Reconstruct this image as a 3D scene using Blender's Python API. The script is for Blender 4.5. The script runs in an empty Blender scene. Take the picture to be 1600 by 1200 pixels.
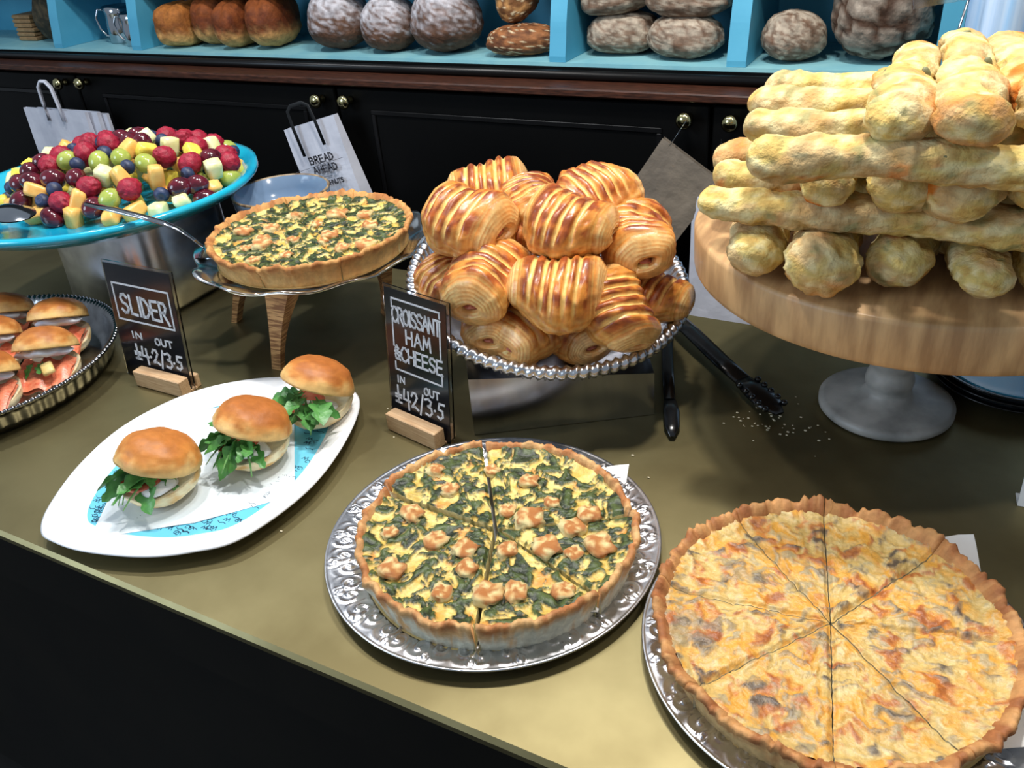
import bpy, math, random
from mathutils import Vector, Matrix, noise
sc = bpy.context.scene
PI = math.pi
def lin(v):
    v /= 255.0
    return v/12.92 if v <= .04045 else ((v+.055)/1.055)**2.4
def C(r, g, b, a=1.0): return (lin(r), lin(g), lin(b), a)

# ------------------------------------------------------------------ camera
cam = bpy.data.objects.new('camera', bpy.data.cameras.new('camera'))
sc.collection.objects.link(cam)
cam.data.sensor_width = 36.0
cam.data.lens = 36.0*1329.56/1600
cam.data.clip_start = .02
_y, _p, _r = .529895, .555007, -.089374
fw = Vector((-math.sin(_y)*math.cos(_p), math.cos(_y)*math.cos(_p), -math.sin(_p)))
rt = Vector((math.cos(_y), math.sin(_y), 0)); up = rt.cross(fw)
rt2 = rt*math.cos(_r)+up*math.sin(_r); up2 = -rt*math.sin(_r)+up*math.cos(_r)
m = Matrix((rt2, up2, -fw)).transposed().to_4x4(); m.translation = Vector((0, 0, .6))
cam.matrix_world = m
sc.camera = cam
# ------------------------------------------------------------------ world, lights, exposure
w = bpy.data.worlds.new('world'); sc.world = w; w.use_nodes = True
w.node_tree.nodes['Background'].inputs[0].default_value = (.75, .87, 1.0, 1)
w.node_tree.nodes['Background'].inputs[1].default_value = .31
def area(name, loc, target, size, power, color):
    d = bpy.data.lights.new(name, 'AREA'); d.shape = 'DISK'; d.size = size; d.energy = power; d.color = color
    o = bpy.data.objects.new(name, d); sc.collection.objects.link(o); o.location = loc
    o.rotation_euler = (Vector(target)-Vector(loc)).to_track_quat('-Z', 'Y').to_euler()
    return o
area('ceiling_spot', (-.30, 1.02, 1.65), (-.25, .75, 0), .11, 16, (1, .95, .88))
area('ceiling_spot', (.42, .62, 1.65), (.0, .75, 0), .11, 7.5, (1, .95, .88))
area('ceiling_spot', (-.86, .76, 1.65), (-.86, .55, 0), .11, 10, (1, .95, .9))
area('ceiling_spot', (-1.7, 1.0, 1.7), (-1.9, 1.8, .2), .14, 10, (.95, .97, 1))
area('ceiling_spot', (-.5, 1.0, 1.7), (-.6, 1.85, .2), .14, 10, (.95, .97, 1))
area('shop_window_daylight', (-2.6, -1.6, 1.5), (-.6, .8, 0), 1.6, 40, (.66, .82, 1))
sc.view_settings.view_transform = 'Standard'; sc.view_settings.look = 'None'
sc.view_settings.gamma = 1; sc.view_settings.use_curve_mapping = False
sc.view_settings.exposure = 0.15

# ------------------------------------------------------------------ materials
def new_mat(name):
    mt = bpy.data.materials.new(name); mt.use_nodes = True
    nt = mt.node_tree
    return mt, nt, nt.nodes['Principled BSDF']
def nd(nt, typ, **kw):
    n = nt.nodes.new(typ)
    for k, v in kw.items():
        if hasattr(n, k): setattr(n, k, v)
        else: n.inputs[k].default_value = v
    return n
def coords(nt, scale=None):
    tc = nd(nt, 'ShaderNodeTexCoord')
    if scale is None: return tc.outputs['Object']
    mp = nd(nt, 'ShaderNodeMapping'); mp.inputs['Scale'].default_value = scale
    nt.links.new(tc.outputs['Object'], mp.inputs['Vector'])
    return mp.outputs['Vector']
def add_bump(nt, b, sc_, strength, dist=.002, vec=None, detail=6):
    n = nd(nt, 'ShaderNodeTexNoise'); n.inputs['Scale'].default_value = sc_; n.inputs['Detail'].default_value = detail
    if vec is None: vec = coords(nt)
    nt.links.new(vec, n.inputs['Vector'])
    bp = nd(nt, 'ShaderNodeBump'); bp.inputs['Strength'].default_value = strength; bp.inputs['Distance'].default_value = dist
    nt.links.new(n.outputs['Fac'], bp.inputs['Height']); nt.links.new(bp.outputs['Normal'], b.inputs['Normal'])
def plain(name, col, rough=.5, metal=0., bump=None, col2=None, nscale=20., stretch=None, spec=.5, coat=0., lo=.35, hi=.65, rough2=None):
    """base colour from a two-colour procedural noise"""
    mt, nt, b = new_mat(name)
    b.inputs['Roughness'].default_value = rough; b.inputs['Metallic'].default_value = metal
    b.inputs['Specular IOR Level'].default_value = spec
    if coat: b.inputs['Coat Weight'].default_value = coat; b.inputs['Coat Roughness'].default_value = .15
    col2 = col2 or tuple(x*.85 for x in col[:3])+(1,)
    vec = coords(nt, stretch)
    n = nd(nt, 'ShaderNodeTexNoise'); n.inputs['Scale'].default_value = nscale; n.inputs['Detail'].default_value = 6
    nt.links.new(vec, n.inputs['Vector'])
    r = nd(nt, 'ShaderNodeValToRGB'); r.color_ramp.elements[0].position = lo; r.color_ramp.elements[1].position = hi
    r.color_ramp.elements[0].color = col; r.color_ramp.elements[1].color = col2
    nt.links.new(n.outputs['Fac'], r.inputs['Fac']); nt.links.new(r.outputs['Color'], b.inputs['Base Color'])
    if rough2 is not None:
        mr = nd(nt, 'ShaderNodeMapRange'); mr.inputs['To Min'].default_value = rough; mr.inputs['To Max'].default_value = rough2
        nt.links.new(n.outputs['Fac'], mr.inputs['Value']); nt.links.new(mr.outputs['Result'], b.inputs['Roughness'])
    if bump: add_bump(nt, b, *bump, vec=vec)
    return mt
def painted(name, rough=.5, bump=(300, .3), var=.25, vscale=120., spec=.5, coat=0., sss=0.):
    """colour from the mesh's own colour attribute (browning, flour, herbs) broken up by fine noise"""
    mt, nt, b = new_mat(name)
    b.inputs['Roughness'].default_value = rough; b.inputs['Specular IOR Level'].default_value = spec
    if coat: b.inputs['Coat Weight'].default_value = coat; b.inputs['Coat Roughness'].default_value = .2
    if sss:
        b.inputs['Subsurface Weight'].default_value = sss; b.inputs['Subsurface Radius'].default_value = (.01, .006, .003); b.inputs['Subsurface Scale'].default_value = .5
    at = nd(nt, 'ShaderNodeAttribute', attribute_name='Col')
    n = nd(nt, 'ShaderNodeTexNoise'); n.inputs['Scale'].default_value = vscale; n.inputs['Detail'].default_value = 5
    nt.links.new(coords(nt), n.inputs['Vector'])
    mr = nd(nt, 'ShaderNodeMapRange'); mr.inputs['From Min'].default_value = .3; mr.inputs['From Max'].default_value = .7
    mr.inputs['To Min'].default_value = 1-var; mr.inputs['To Max'].default_value = 1+var
    nt.links.new(n.outputs['Fac'], mr.inputs['Value'])
    mx = nd(nt, 'ShaderNodeVectorMath', operation='MULTIPLY')
    nt.links.new(at.outputs['Color'], mx.inputs[0]); nt.links.new(mr.outputs['Result'], mx.inputs[1])
    nt.links.new(mx.outputs['Vector'], b.inputs['Base Color'])
    if bump: add_bump(nt, b, *bump)
    return mt
M = {}
M['brass'] = plain('aged_brass', C(146, 136, 98), .36, .9, (9, .04), C(112, 102, 70), 5, spec=.4, rough2=.52)
M['brass_edge'] = plain('brass_front', C(70, 62, 34), .45, .6, None, C(52, 46, 24), 6)
M['counter_dark'] = plain('dark_counter_panel', C(17, 14, 9), .5, 0, None, C(11, 9, 6), 8, spec=.2)
M['black_paint'] = plain('black_cabinet_paint', C(7, 7, 7), .5, 0, None, C(5, 5, 5), 5, spec=.12)
M['black_gloss'] = plain('black_gloss_rail', C(14, 14, 15), .35, 0, None, C(10, 10, 11), 5, spec=.3)
M['rail_wood'] = plain('dark_red_wood', C(76, 42, 28), .45, 0, (60, .1), C(44, 24, 16), 30, (1, 8, 8), spec=.3)
M['blue'] = plain('turquoise_shelf_paint', C(84, 168, 198), .5, 0, None, C(72, 156, 188), 8)
M['blue_floor'] = plain('turquoise_shelf_board', C(138, 190, 196), .5, 0, None, C(120, 178, 190), 14)
M['wall'] = plain('dark_wall_paint', C(34, 33, 32), .7, 0, None, C(28, 27, 26), 3)
M['floor'] = plain('dark_floor', C(36, 32, 28), .5, 0, None, C(26, 23, 20), 4)
M['knob'] = plain('nickel_brass', C(196, 186, 140), .16, 1, None, C(176, 168, 120), 10)
M['silver'] = plain('silver_plate', C(222, 222, 226), .27, 1, None, C(188, 189, 194), 30)
M['silver_dark'] = plain('tarnished_silver', C(150, 150, 152), .2, 1, None, C(118, 118, 120), 40)
M['steel'] = plain('polished_steel', C(190, 194, 200), .11, 1, None, C(176, 180, 188), 12)
M['brushed'] = plain('brushed_steel', C(178, 180, 186), .2, 1, (60, .05), C(160, 162, 168), 40, (1, 1, .1))
M['white_plate'] = plain('white_melamine', C(246, 246, 246), .25, 0, None, C(240, 241, 244), 5, coat=.3)
M['wax'] = plain('wax_paper', C(226, 234, 238), .45, 0, (18, .25, .01), C(214, 224, 230), 12, spec=.4)
M['paper'] = plain('white_paper', C(238, 238, 236), .7, 0, (25, .1, .004), C(226, 226, 226), 10)
M['bag_white'] = plain('white_bag_paper', C(214, 216, 226), .75, 0, (14, .3, .01), C(198, 200, 212), 10)
M['bag_brown'] = plain('brown_grey_bag_paper', C(132, 120, 104), .75, 0, (10, .5, .02), C(112, 102, 90), 9)
M['black_strap'] = plain('black_strap', C(14, 16, 18), .6)
M['grey_ink'] = plain('grey_ink', C(92, 92, 100), .7)
M['white_ink'] = plain('white_chalk_ink', C(222, 224, 228), .7, 0, None, C(196, 198, 204), 200)
M['board'] = plain('black_board', C(26, 27, 31), .16, 0, None, C(22, 23, 27), 6, spec=.5)
M['beech'] = plain('beech_block', C(206, 172, 132), .55, 0, (80, .1), C(184, 146, 106), 40, (1, 14, 14))
M['ply'] = plain('layered_plywood', C(196, 150, 98), .5, 0, (60, .1), C(128, 84, 48), 26, (1.5, 1.5, 14), lo=.42, hi=.58)
M['oak'] = plain('solid_wood_disc', C(206, 166, 116), .45, 0, (60, .15), C(160, 122, 82), 10, (7, 1.2, 1.2))
M['marble'] = plain('grey_marble', C(176, 174, 168), .45, 0, (40, .3), C(128, 128, 124), 22)
M['turq'] = plain('turquoise_glaze', C(12, 150, 190), .14, 0, (14, .25, .004), C(30, 178, 206), 12, coat=.5, spec=.6)
M['grey_glaze'] = plain('grey_blue_glaze', C(120, 142, 166), .15, 0, None, C(104, 128, 156), 10, coat=.5)
M['dark_glaze'] = plain('dark_glaze', C(52, 54, 60), .3, 0, None, C(40, 42, 46), 10)
M['bowl_rim'] = plain('brown_bowl_rim', C(170, 150, 120), .4, 0, None, C(96, 76, 58), 60)
M['black_plastic'] = plain('black_nylon', C(13, 14, 16), .25, 0, None, C(10, 10, 12), 10, spec=.6)
M['teal_plate'] = plain('teal_plate_glaze', C(40, 130, 160), .12, 0, None, C(30, 116, 150), 8, coat=.6)
M['black_plate'] = plain('black_stoneware', C(20, 22, 24), .25, 0, None, C(14, 15, 17), 8)
M['sheet'] = plain('pale_blue_sheet', C(150, 190, 225), .5, 0, None, C(205, 220, 235), 5, (12, 1, .6))
M['sheet_edge'] = plain('blue_sheet_edge', C(20, 130, 190), .5)
M['print_blue'] = plain('aqua_print', C(112, 200, 226), .3, 0, None, C(100, 192, 220), 6)
M['ink_line'] = plain('navy_print_ink', C(30, 70, 100), .6)
M['tomato'] = plain('tomato', C(226, 120, 92), .25, 0, None, C(206, 84, 62), 60, spec=.6)
M['mozz'] = plain('mozzarella', C(244, 244, 242), .3, 0, (60, .2), C(236, 238, 240), 30)
M['rocket'] = plain('rocket_leaf', C(88, 150, 72), .38, 0, (200, .3), C(56, 116, 50), 60)
M['stem'] = plain('rocket_stem', C(128, 178, 104), .4, 0, None, C(104, 156, 84), 60)
M['salmon'] = plain('smoked_salmon', C(240, 150, 112), .3, 0, (120, .3), C(222, 112, 80), 60, (4, 1, 4), spec=.6)
M['cream'] = plain('cream_cheese', C(236, 238, 242), .8, 0, (60, .3), C(212, 220, 236), 40)
M['ham'] = plain('ham', C(206, 128, 108), .35, 0, (120, .3), C(176, 92, 76), 70, spec=.6)
M['cheese'] = plain('melted_cheese', C(240, 218, 150), .35, 0, (100, .2), C(226, 194, 112), 60)
M['raspberry'] = plain('raspberry', C(166, 30, 56), .5, 0, (500, .4), C(132, 18, 42), 120, spec=.4)
M['blueberry'] = plain('blueberry', C(48, 62, 96), .5, 0, None, C(30, 38, 66), 90)
M['redgrape'] = plain('red_grape', C(98, 22, 38), .12, 0, None, C(62, 12, 26), 60, coat=.5)
M['greengrape'] = plain('green_grape', C(174, 184, 92), .16, 0, None, C(150, 166, 70), 60, coat=.4)
M['melon'] = plain('honeydew', C(236, 234, 186), .35, 0, (120, .2), C(222, 222, 150), 70)
M['mango'] = plain('mango_and_cantaloupe', C(246, 196, 110), .35, 0, (120, .2), C(240, 176, 88), 70)
M['pine'] = plain('pineapple', C(244, 224, 96), .35, 0, (160, .4), C(232, 204, 70), 120)
M['olive'] = plain('olive_piece', C(132, 130, 88), .6, 0, None, C(104, 106, 74), 80)
M['cracker'] = plain('cracker', C(150, 122, 84), .7, 0, (200, .4), C(128, 100, 66), 60)
M['dark_herb'] = plain('dark_mottled', C(44, 44, 32), .8, 0, (60, .6), C(26, 30, 26), 50)
M['crumb'] = plain('pale_crumb', C(216, 206, 176), .8)
M['pastry'] = painted('glazed_pastry', .36, (260, .25, .0015), .22, 110, .5, .22)
M['bread'] = painted('floured_bread', .85, (170, .9, .003), .16, 110, .15)
M['loaf'] = painted('crusty_loaf', .7, (120, .7, .003), .3, 70, .3)
M['bun'] = painted('brioche_bun', .48, (150, .3, .0015), .14, 80, .35)
M['custard'] = painted('baked_custard', .42, (420, .5, .0015), .16, 260, .45)
M['crust'] = painted('shortcrust', .65, (260, .5, .0015), .16, 150, .3)
def glass(name, rough=.02, col=(1, 1, 1, 1)):
    mt, nt, b = new_mat(name)
    b.inputs['Transmission Weight'].default_value = 1; b.inputs['Roughness'].default_value = rough
    b.inputs['IOR'].default_value = 1.45
    vec = coords(nt); n = nd(nt, 'ShaderNodeTexNoise'); n.inputs['Scale'].default_value = 15; nt.links.new(vec, n.inputs['Vector'])
    r = nd(nt, 'ShaderNodeValToRGB'); r.color_ramp.elements[0].color = col; r.color_ramp.elements[1].color = tuple(x*.95 for x in col[:3])+(1,)
    nt.links.new(n.outputs['Fac'], r.inputs['Fac']); nt.links.new(r.outputs['Color'], b.inputs['Base Color'])
    return mt
M['glass'] = glass('pressed_glass', .16, (.92, .95, .97, 1))
M['acrylic'] = glass('clear_acrylic', .08, (.93, .93, .95, 1))

# ------------------------------------------------------------------ mesh helpers
class MB:
    def __init__(s): s.v = []; s.f = []; s.c = []
    def grid(s, rows, closed_u=False, cap0=False, cap1=False, cols=None):
        """rows: list of rings of points; closed_u wraps every ring"""
        b = len(s.v); n = len(rows[0])
        for i, r in enumerate(rows):
            s.v += [tuple(p) for p in r]
            s.c += list(cols[i]) if cols else [(1, 1, 1, 1)]*n
        e = n if closed_u else n-1
        for i in range(len(rows)-1):
            for j in range(e):
                a, d = b+i*n+j, b+i*n+(j+1) % n
                s.f.append((a, d, d+n, a+n))
        if cap0: s.f.append(tuple(b+j for j in range(n))[::-1])
        if cap1: s.f.append(tuple(b+(len(rows)-1)*n+j for j in range(n)))
        return s
    def box(s, x0, x1, y0, y1, z0, z1, mat=None, bev=0):
        b = len(s.v)
        ps = []
        if bev <= 0:
            for z in (z0, z1):
                ps += [(x0, y0, z), (x1, y0, z), (x1, y1, z), (x0, y1, z)]
            fs = [(3, 2, 1, 0), (4, 5, 6, 7), (0, 1, 5, 4), (1, 2, 6, 5), (2, 3, 7, 6), (3, 0, 4, 7)]
        else:
            e = bev
            def ring(z, k): return [(x0+k+e, y0+k, z), (x1-k-e, y0+k, z), (x1-k, y0+k+e, z), (x1-k, y1-k-e, z), (x1-k-e, y1-k, z), (x0+k+e, y1-k, z), (x0+k, y1-k-e, z), (x0+k, y0+k+e, z)]
            ps = ring(z0, e)+ring(z0+e, 0)+ring(z1-e, 0)+ring(z1, e)
            fs = [tuple(range(8))[::-1], tuple(range(24, 32))]
            for k in range(3):
                for j in range(8): fs.append((k*8+j, k*8+(j+1) % 8, k*8+8+(j+1) % 8, k*8+8+j))
        if mat is not None: ps = [tuple(mat @ Vector(p)) for p in ps]
        s.v += ps; s.c += [(1, 1, 1, 1)]*len(ps)
        s.f += [tuple(b+i for i in f) for f in fs]
        return s
    def tube(s, path, rad, n=10, flat=1.0, upv=(0, 0, 1), caps=True):
        path = [Vector(p) for p in path]; rows = []
        for i, p in enumerate(path):
            t = (path[min(i+1, len(path)-1)]-path[max(i-1, 0)])
            t = t.normalized() if t.length > 1e-9 else Vector((0, 0, 1))
            u = Vector(upv); a = t.cross(u)
            if a.length < 1e-4: a = t.cross(Vector((0, 1, .01)))
            a.normalize(); b_ = a.cross(t).normalized()
            r = rad[i] if isinstance(rad, (list, tuple)) else rad
            rows.append([p+a*r*math.cos(2*PI*j/n)+b_*r*flat*math.sin(2*PI*j/n) for j in range(n)])
        return s.grid(rows, True, caps, caps)
    def lathe(s, prof, n=64, fn=None, center=(0, 0, 0)):
        rows = []
        for k, (r, z) in enumerate(prof):
            row = []
            for j in range(n):
                a = 2*PI*j/n; rr, zz = (r, z) if fn is None else fn(k, r, z, a)
                row.append((center[0]+rr*math.cos(a), center[1]+rr*math.sin(a), center[2]+zz))
            rows.append(row)
        return s.grid(rows, True)
    def prism(s, poly, z0, z1, mat=None):
        b = len(s.v); n = len(poly)
        ps = [(x, y, z0) for x, y in poly]+[(x, y, z1) for x, y in poly]
        if mat is not None: ps = [tuple(mat @ Vector(p)) for p in ps]
        s.v += ps; s.c += [(1, 1, 1, 1)]*len(ps)
        s.f.append(tuple(b+i for i in range(n))[::-1]); s.f.append(tuple(b+n+i for i in range(n)))
        for i in range(n): s.f.append((b+i, b+(i+1) % n, b+n+(i+1) % n, b+n+i))
        return s
    def mesh(s, name, mat, smooth=True):
        me = bpy.data.meshes.new(name); me.from_pydata(s.v, [], s.f); me.update()
        if any(c != (1, 1, 1, 1) for c in s.c):
            ca = me.color_attributes.new('Col', 'FLOAT_COLOR', 'POINT')
            ca.data.foreach_set('color', [x for c in s.c for x in c])
        if smooth: me.polygons.foreach_set('use_smooth', [True]*len(me.polygons))
        if mat: me.materials.append(M[mat] if isinstance(mat, str) else mat)
        return me
def link(name, me, parent=None, loc=None, mat=None):
    o = bpy.data.objects.new(name, me); sc.collection.objects.link(o)
    if parent: o.parent = parent
    if loc is not None: o.location = loc
    if mat is not None: o.matrix_local = mat
    return o
def ob(name, mb, mat, parent=None, smooth=True, loc=None, label=None):
    o = link(name, mb.mesh(name, mat, smooth), parent, loc)
    if label: o['label'] = label
    if smooth == 'auto': pass
    return o
def sharp(o, deg=35):
    """hard edges keep flat faces flat"""
    me = o.data
    me.set_sharp_from_angle(angle=math.radians(deg)); return o
def tag(o, label, cat, group=None, kind=None):
    if label: o['label'] = label
    if cat: o['category'] = cat
    if group: o['group'] = group
    if kind: o['kind'] = kind
    return o
def thing(name, label, cat, loc=(0, 0, 0), rot=(0, 0, 0), group=None, kind=None):
    o = bpy.data.objects.new(name, None); sc.collection.objects.link(o); o.empty_display_size = .02
    o.location = loc; o.rotation_euler = rot
    return tag(o, label, cat, group, kind)
def dup(root, label=None):
    r = root.copy(); sc.collection.objects.link(r)
    if label: r['label'] = label
    for ch in root.children:
        c_ = ch.copy(); sc.collection.objects.link(c_); c_.parent = r; c_.matrix_parent_inverse = ch.matrix_parent_inverse
        for g in ch.children:
            d_ = g.copy(); sc.collection.objects.link(d_); d_.parent = c_; d_.matrix_parent_inverse = g.matrix_parent_inverse
    return r
def nz(x, y, z): return noise.noise(Vector((x, y, z)))
def fb(x, y, z, o=4): return noise.fractal(Vector((x, y, z)), 1.0, 2.0, o)
def mix(a, b, t):
    t = max(0., min(1., t)); return tuple(a[i]+(b[i]-a[i])*t for i in range(3))+(1.0,)
def sst(a, b, x):
    t = max(0., min(1., (x-a)/(b-a))); return t*t*(3-2*t)
def frame(origin, xdir, zdir=(0, 0, 1)):
    x = Vector(xdir).normalized(); z = Vector(zdir); y = z.cross(x).normalized(); z = x.cross(y)
    mm = Matrix((x, y, z)).transposed().to_4x4(); mm.translation = Vector(origin); return mm

# ------------------------------------------------------------------ setting
tag(ob('floor', MB().box(-5, 2.5, -2.5, 2.4, -.95, -.90), 'floor', smooth=False), 'dark floor below the counters', None, kind='structure')
tag(ob('wall_back', MB().box(-5, 2.5, 2.12, 2.2, -.90, 1.6), 'wall', smooth=False), 'dark wall behind the bread shelves', None, kind='structure')

# ------------------------------------------------------------------ serving counter
t = thing('serving_counter', 'long serving counter with aged brass top and dark front', 'counter', (0, 0, -.9))
ob('brass_top', MB().box(-3.2, 1.2, .35, 1.105, .886, .9, bev=.004), 'brass', t, smooth=False)
ob('front_panel', MB().box(-3.2, 1.2, .40, .425, .08, .8855), 'counter_dark', t, smooth=False)
ob('front_lip', MB().box(-3.2, 1.2, .358, .374, .80, .8855), 'counter_dark', t, smooth=False)
ob('back_panel', MB().box(-3.2, 1.2, 1.04, 1.06, .0, .8855), 'counter_dark', t, smooth=False)
ob('kick_board', MB().box(-3.2, 1.2, .45, .47, 0, .079), 'counter_dark', t, smooth=False)
for x in (-3.2, 1.18): ob('end_panel', MB().box(x, x+.02, .426, 1.039, .0, .8855), 'counter_dark', t, smooth=False)

# ------------------------------------------------------------------ back cabinet
t = thing('back_cabinet', 'black cupboard run with brass knobs under the bread shelf', 'cabinet', (0, 0, -.9))
ob('body', MB().box(-4.2, 1.5, 1.765, 2.11, .0, 1.0449), 'black_paint', t, smooth=False)
ob('wood_top', MB().box(-4.2, 1.5, 1.72, 2.11, 1.045, 1.0625, bev=.003), 'rail_wood', t, smooth=False)
kx = [(-2.503, .113), (-2.404, .117), (-1.505, .107), (-1.416, .108), (-.540, .110), (-.445, .110)]
edges = [-4.0, -3.4, -2.4535, -1.4605, -.4925, .5, 1.45]
for i in range(len(edges)-1):
    x0, x1 = edges[i]+.004, edges[i+1]-.004
    d = ob('door', MB().box(x0, x1, 1.742, 1.7648, .06, 1.035, bev=.003), 'black_paint', t, smooth=False)
    fr = MB(); a, b_ = x0+.1, x1-.1; zb, ztp = .14, .985
    for (u0, u1, v0, v1) in ((a, b_, ztp-.012, ztp), (a, b_, zb, zb+.012), (a, a+.012, zb+.012, ztp-.012), (b_-.012, b_, zb+.012, ztp-.012)):
        fr.box(u0, u1, 1.738, 1.7419, v0, v1, bev=.0015)
    ob('panel_moulding', fr, 'black_gloss', d, smooth=False)
    for (x, z) in kx:
        if x0 <= x <= x1:
            prof = [(.0, -.002), (.010, -.002), (.011, .004), (.006, .010), (.006, .016), (.014, .020), (.0175, .026), (.0175, .031), (.014, .036), (.006, .0395), (.0, .040)]
            kb = MB(); rows = []
            for r, h in prof: rows.append([(x+r*math.cos(2*PI*j/20), 1.740-h, z+.9+r*math.sin(2*PI*j/20)) for j in range(20)])
            kb.grid([row[::-1] for row in rows], True)
            ob('knob', kb, 'knob', d)
# black base rail of the shelf
t = thing('shelf_base', 'black base board with half-round rail between wood top and blue shelf', 'base board', (0, 0, .1626))
ob('board', MB().box(-4.2, -.06, 1.815, 2.10, 0, .0229), 'black_paint', t, smooth=False)
ob('half_round_rail', MB().tube([(-4.2, 1.797, .0105), (-.06, 1.797, .0105)], .0102, 16), 'black_gloss', t)
# blue shelf unit
t = thing('bread_shelf', 'turquoise painted open bread shelf with dividers', 'shelf', (0, 0, .1856))
ob('shelf_board', MB().box(-4.2, -.06, 1.82, 2.085, 0, .008), 'blue_floor', t, smooth=False)
ob('back_panel', MB().box(-4.2, -.06, 2.086, 2.105, 0, .30), 'blue', t, smooth=False)
ob('upper_board', MB().box(-4.2, -.06, 1.835, 2.085, .200, .220), 'blue', t, smooth=False)
def divider(x0, x1, full=False):
    prof = []
    for k in range(17):
        z = .0085+.1911*k/16
        y = 1.822+(0 if full else .016*math.sin(min(1, max(0, (z-.02)/.12))*PI/2)+.016*sst(.08, .19, z))
        prof.append((y, z))
    poly = prof+[(2.085, .1996), (2.085, .0085)]
    mb = MB(); mm = Matrix(((0, 0, 1, 0), (1, 0, 0, 0), (0, 1, 0, 0), (0, 0, 0, 1)))
    mb.prism(poly, x0, x1, mm); ob('divider', mb, 'blue', t, smooth=False)
for x in (-3.55, -2.615, -2.262, -.893, -.488): divider(x, x+.040)
divider(-.10, -.0605, True)

# ------------------------------------------------------------------ loaves on the shelf
ZS = .1938
def loaf(name, label, cat, loc, dims, rot, cols, seed, kind='flour', group=None, pw=2.3):
    a, b_, h = dims; n1, n2 = 40, 56; rows = []; cl = []
    for i in range(n1+1):
        th = PI*i/n1; row = []; cr = []
        for j in range(n2):
            ph = 2*PI*j/n2
            x, y, z = math.sin(th)*math.cos(ph), math.sin(th)*math.sin(ph), math.cos(th)
            l = (abs(x)**pw+abs(y)**pw+abs(z)**pw)**(-1/pw)
            x, y, z = x*l, y*l, z*l
            d = 1+.05*fb(x*2+seed, y*2, z*2)+.018*fb(x*7+seed, y*7, z*7)
            fl = fb(x*3+seed*3, y*3, z*3+9, 5)
            if kind == 'flour':      # floured crust with long tears
                tear = abs(math.sin(y*7+2.2*x+2*nz(x*2+seed, y*2, z)))
                d -= .03*(1-sst(0, .35, tear))*max(0, z+.3)
                f9 = fb(x*9+seed, y*9, z*9, 4); col = mix(cols[1], cols[0], (.25+.75*sst(-.3, .35, fl+.8*f9+.3*z))*(.3+.7*sst(.05, .4, tear)))
            elif kind == 'powder':   # sugar-dusted top
                ck = abs(nz(x*4+seed, y*4, z*4))
                d -= .03*(1-sst(0, .12, ck))
                col = mix(cols[1], cols[0], sst(-.35, .75, z+.5*fl+.9*fb(x*10, y*10+seed, z*10, 4)-.1)*(.5+.5*sst(.0, .1, ck)))
            elif kind == 'crack':    # wide dark cracks between plates
                vd = noise.voronoi(Vector((x*1.25+seed+.25*nz(x*3, y*3, z*3), y*1.25+.25*nz(x*3+7, y*3, z*3), z*1.25)))[0]; ck = vd[1]-vd[0]
                d -= .07*(1-sst(0, .18, ck)); col = mix(cols[1], cols[0], sst(.06, .24, ck)*(.75+.6*fb(x*8, y*8, z*8+seed)))
            elif kind == 'tin':      # brioche in two bulging halves
                d += .09*abs(math.sin(x*3.3))*max(0, z)
                col = mix(cols[1], cols[0], sst(-.4, .6, z*.9+.6*fl-.2))
                col = mix(col, cols[2], sst(.15, -.55, z+.25*fl))
            else:                    # seeded
                col = mix(cols[1], cols[0], sst(-.2, .5, fl+.3*z))
                if nz(x*16+seed, y*16, z*16) > .42: col = cols[2]; d += .02
            zz = z*h*d if z > 0 else z*h*d*.8
            row.append((x*a*d, y*b_*d, zz)); cr.append(col)
        rows.append(row); cl.append(cr)
    mb = MB().grid(rows, True, cols=cl)
    o = ob(name, mb, 'loaf'); o.rotation_euler = rot
    mw = o.rotation_euler.to_matrix(); zmin = min((mw @ v.co).z for v in o.data.vertices)
    o.location = (loc[0], loc[1], loc[2]-zmin if len(loc) > 2 else ZS+.0005-zmin)
    return tag(o, label, cat, group)
BRI = (C(128, 66, 26), C(92, 40, 16), C(186, 140, 84))
loaf('brioche_loaf', 'tall golden brown tin loaf, nearest the steel jugs', 'bread', (-2.13, 1.92), (.062, .085, .062), (0, 0, .15), (C(170, 104, 46), C(122, 68, 28), C(196, 150, 90)), 1.3, 'tin', 'tin loaves on the shelf', 3.2)
loaf('brioche_loaf', 'dark brown tin loaf second from the jugs, set further back', 'bread', (-2.012, 1.95), (.052, .085, .072), (0, 0, -.1), BRI, 4.1, 'tin', 'tin loaves on the shelf', 2.6)
loaf('brioche_loaf', 'dark brown tin loaf third from the jugs', 'bread', (-1.906, 1.915), (.05, .085, .066), (0, 0, .1), BRI, 7.7, 'tin', 'tin loaves on the shelf', 2.6)
loaf('brioche_loaf', 'dark brown tin loaf at the right end of the tin loaf row', 'bread', (-1.79, 1.93), (.06, .09, .072), (0, 0, .2), BRI, 9.2, 'tin', 'tin loaves on the shelf', 2.6)
PW = (C(184, 180, 184), C(92, 64, 48))
loaf('dusted_round_loaf', 'round loaf dusted with white sugar, leftmost of the three', 'bread', (-1.548, 1.915), (.083, .083, .080), (0, 0, .5), PW, 2.4, 'powder', 'sugar-dusted round loaves')
loaf('dusted_round_loaf', 'round loaf dusted with white sugar, middle of the three', 'bread', (-1.383, 1.905), (.073, .073, .073), (0, 0, 2), PW, 5.9, 'powder', 'sugar-dusted round loaves')
loaf('dusted_round_loaf', 'round loaf dusted with white sugar, largest and rightmost of the three', 'bread', (-1.212, 1.91), (.086, .089, .083), (0, 0, 1), PW, 8.8, 'powder', 'sugar-dusted round loaves')
SD = (C(150, 96, 56), C(92, 54, 30), C(206, 186, 150))
loaf('seeded_loaf', 'small seeded brown loaf lying on the shelf edge beside the divider', 'bread', (-.992, 1.885), (.088, .046, .038), (0, 0, .30), SD, 3.3, 'seed')
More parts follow.
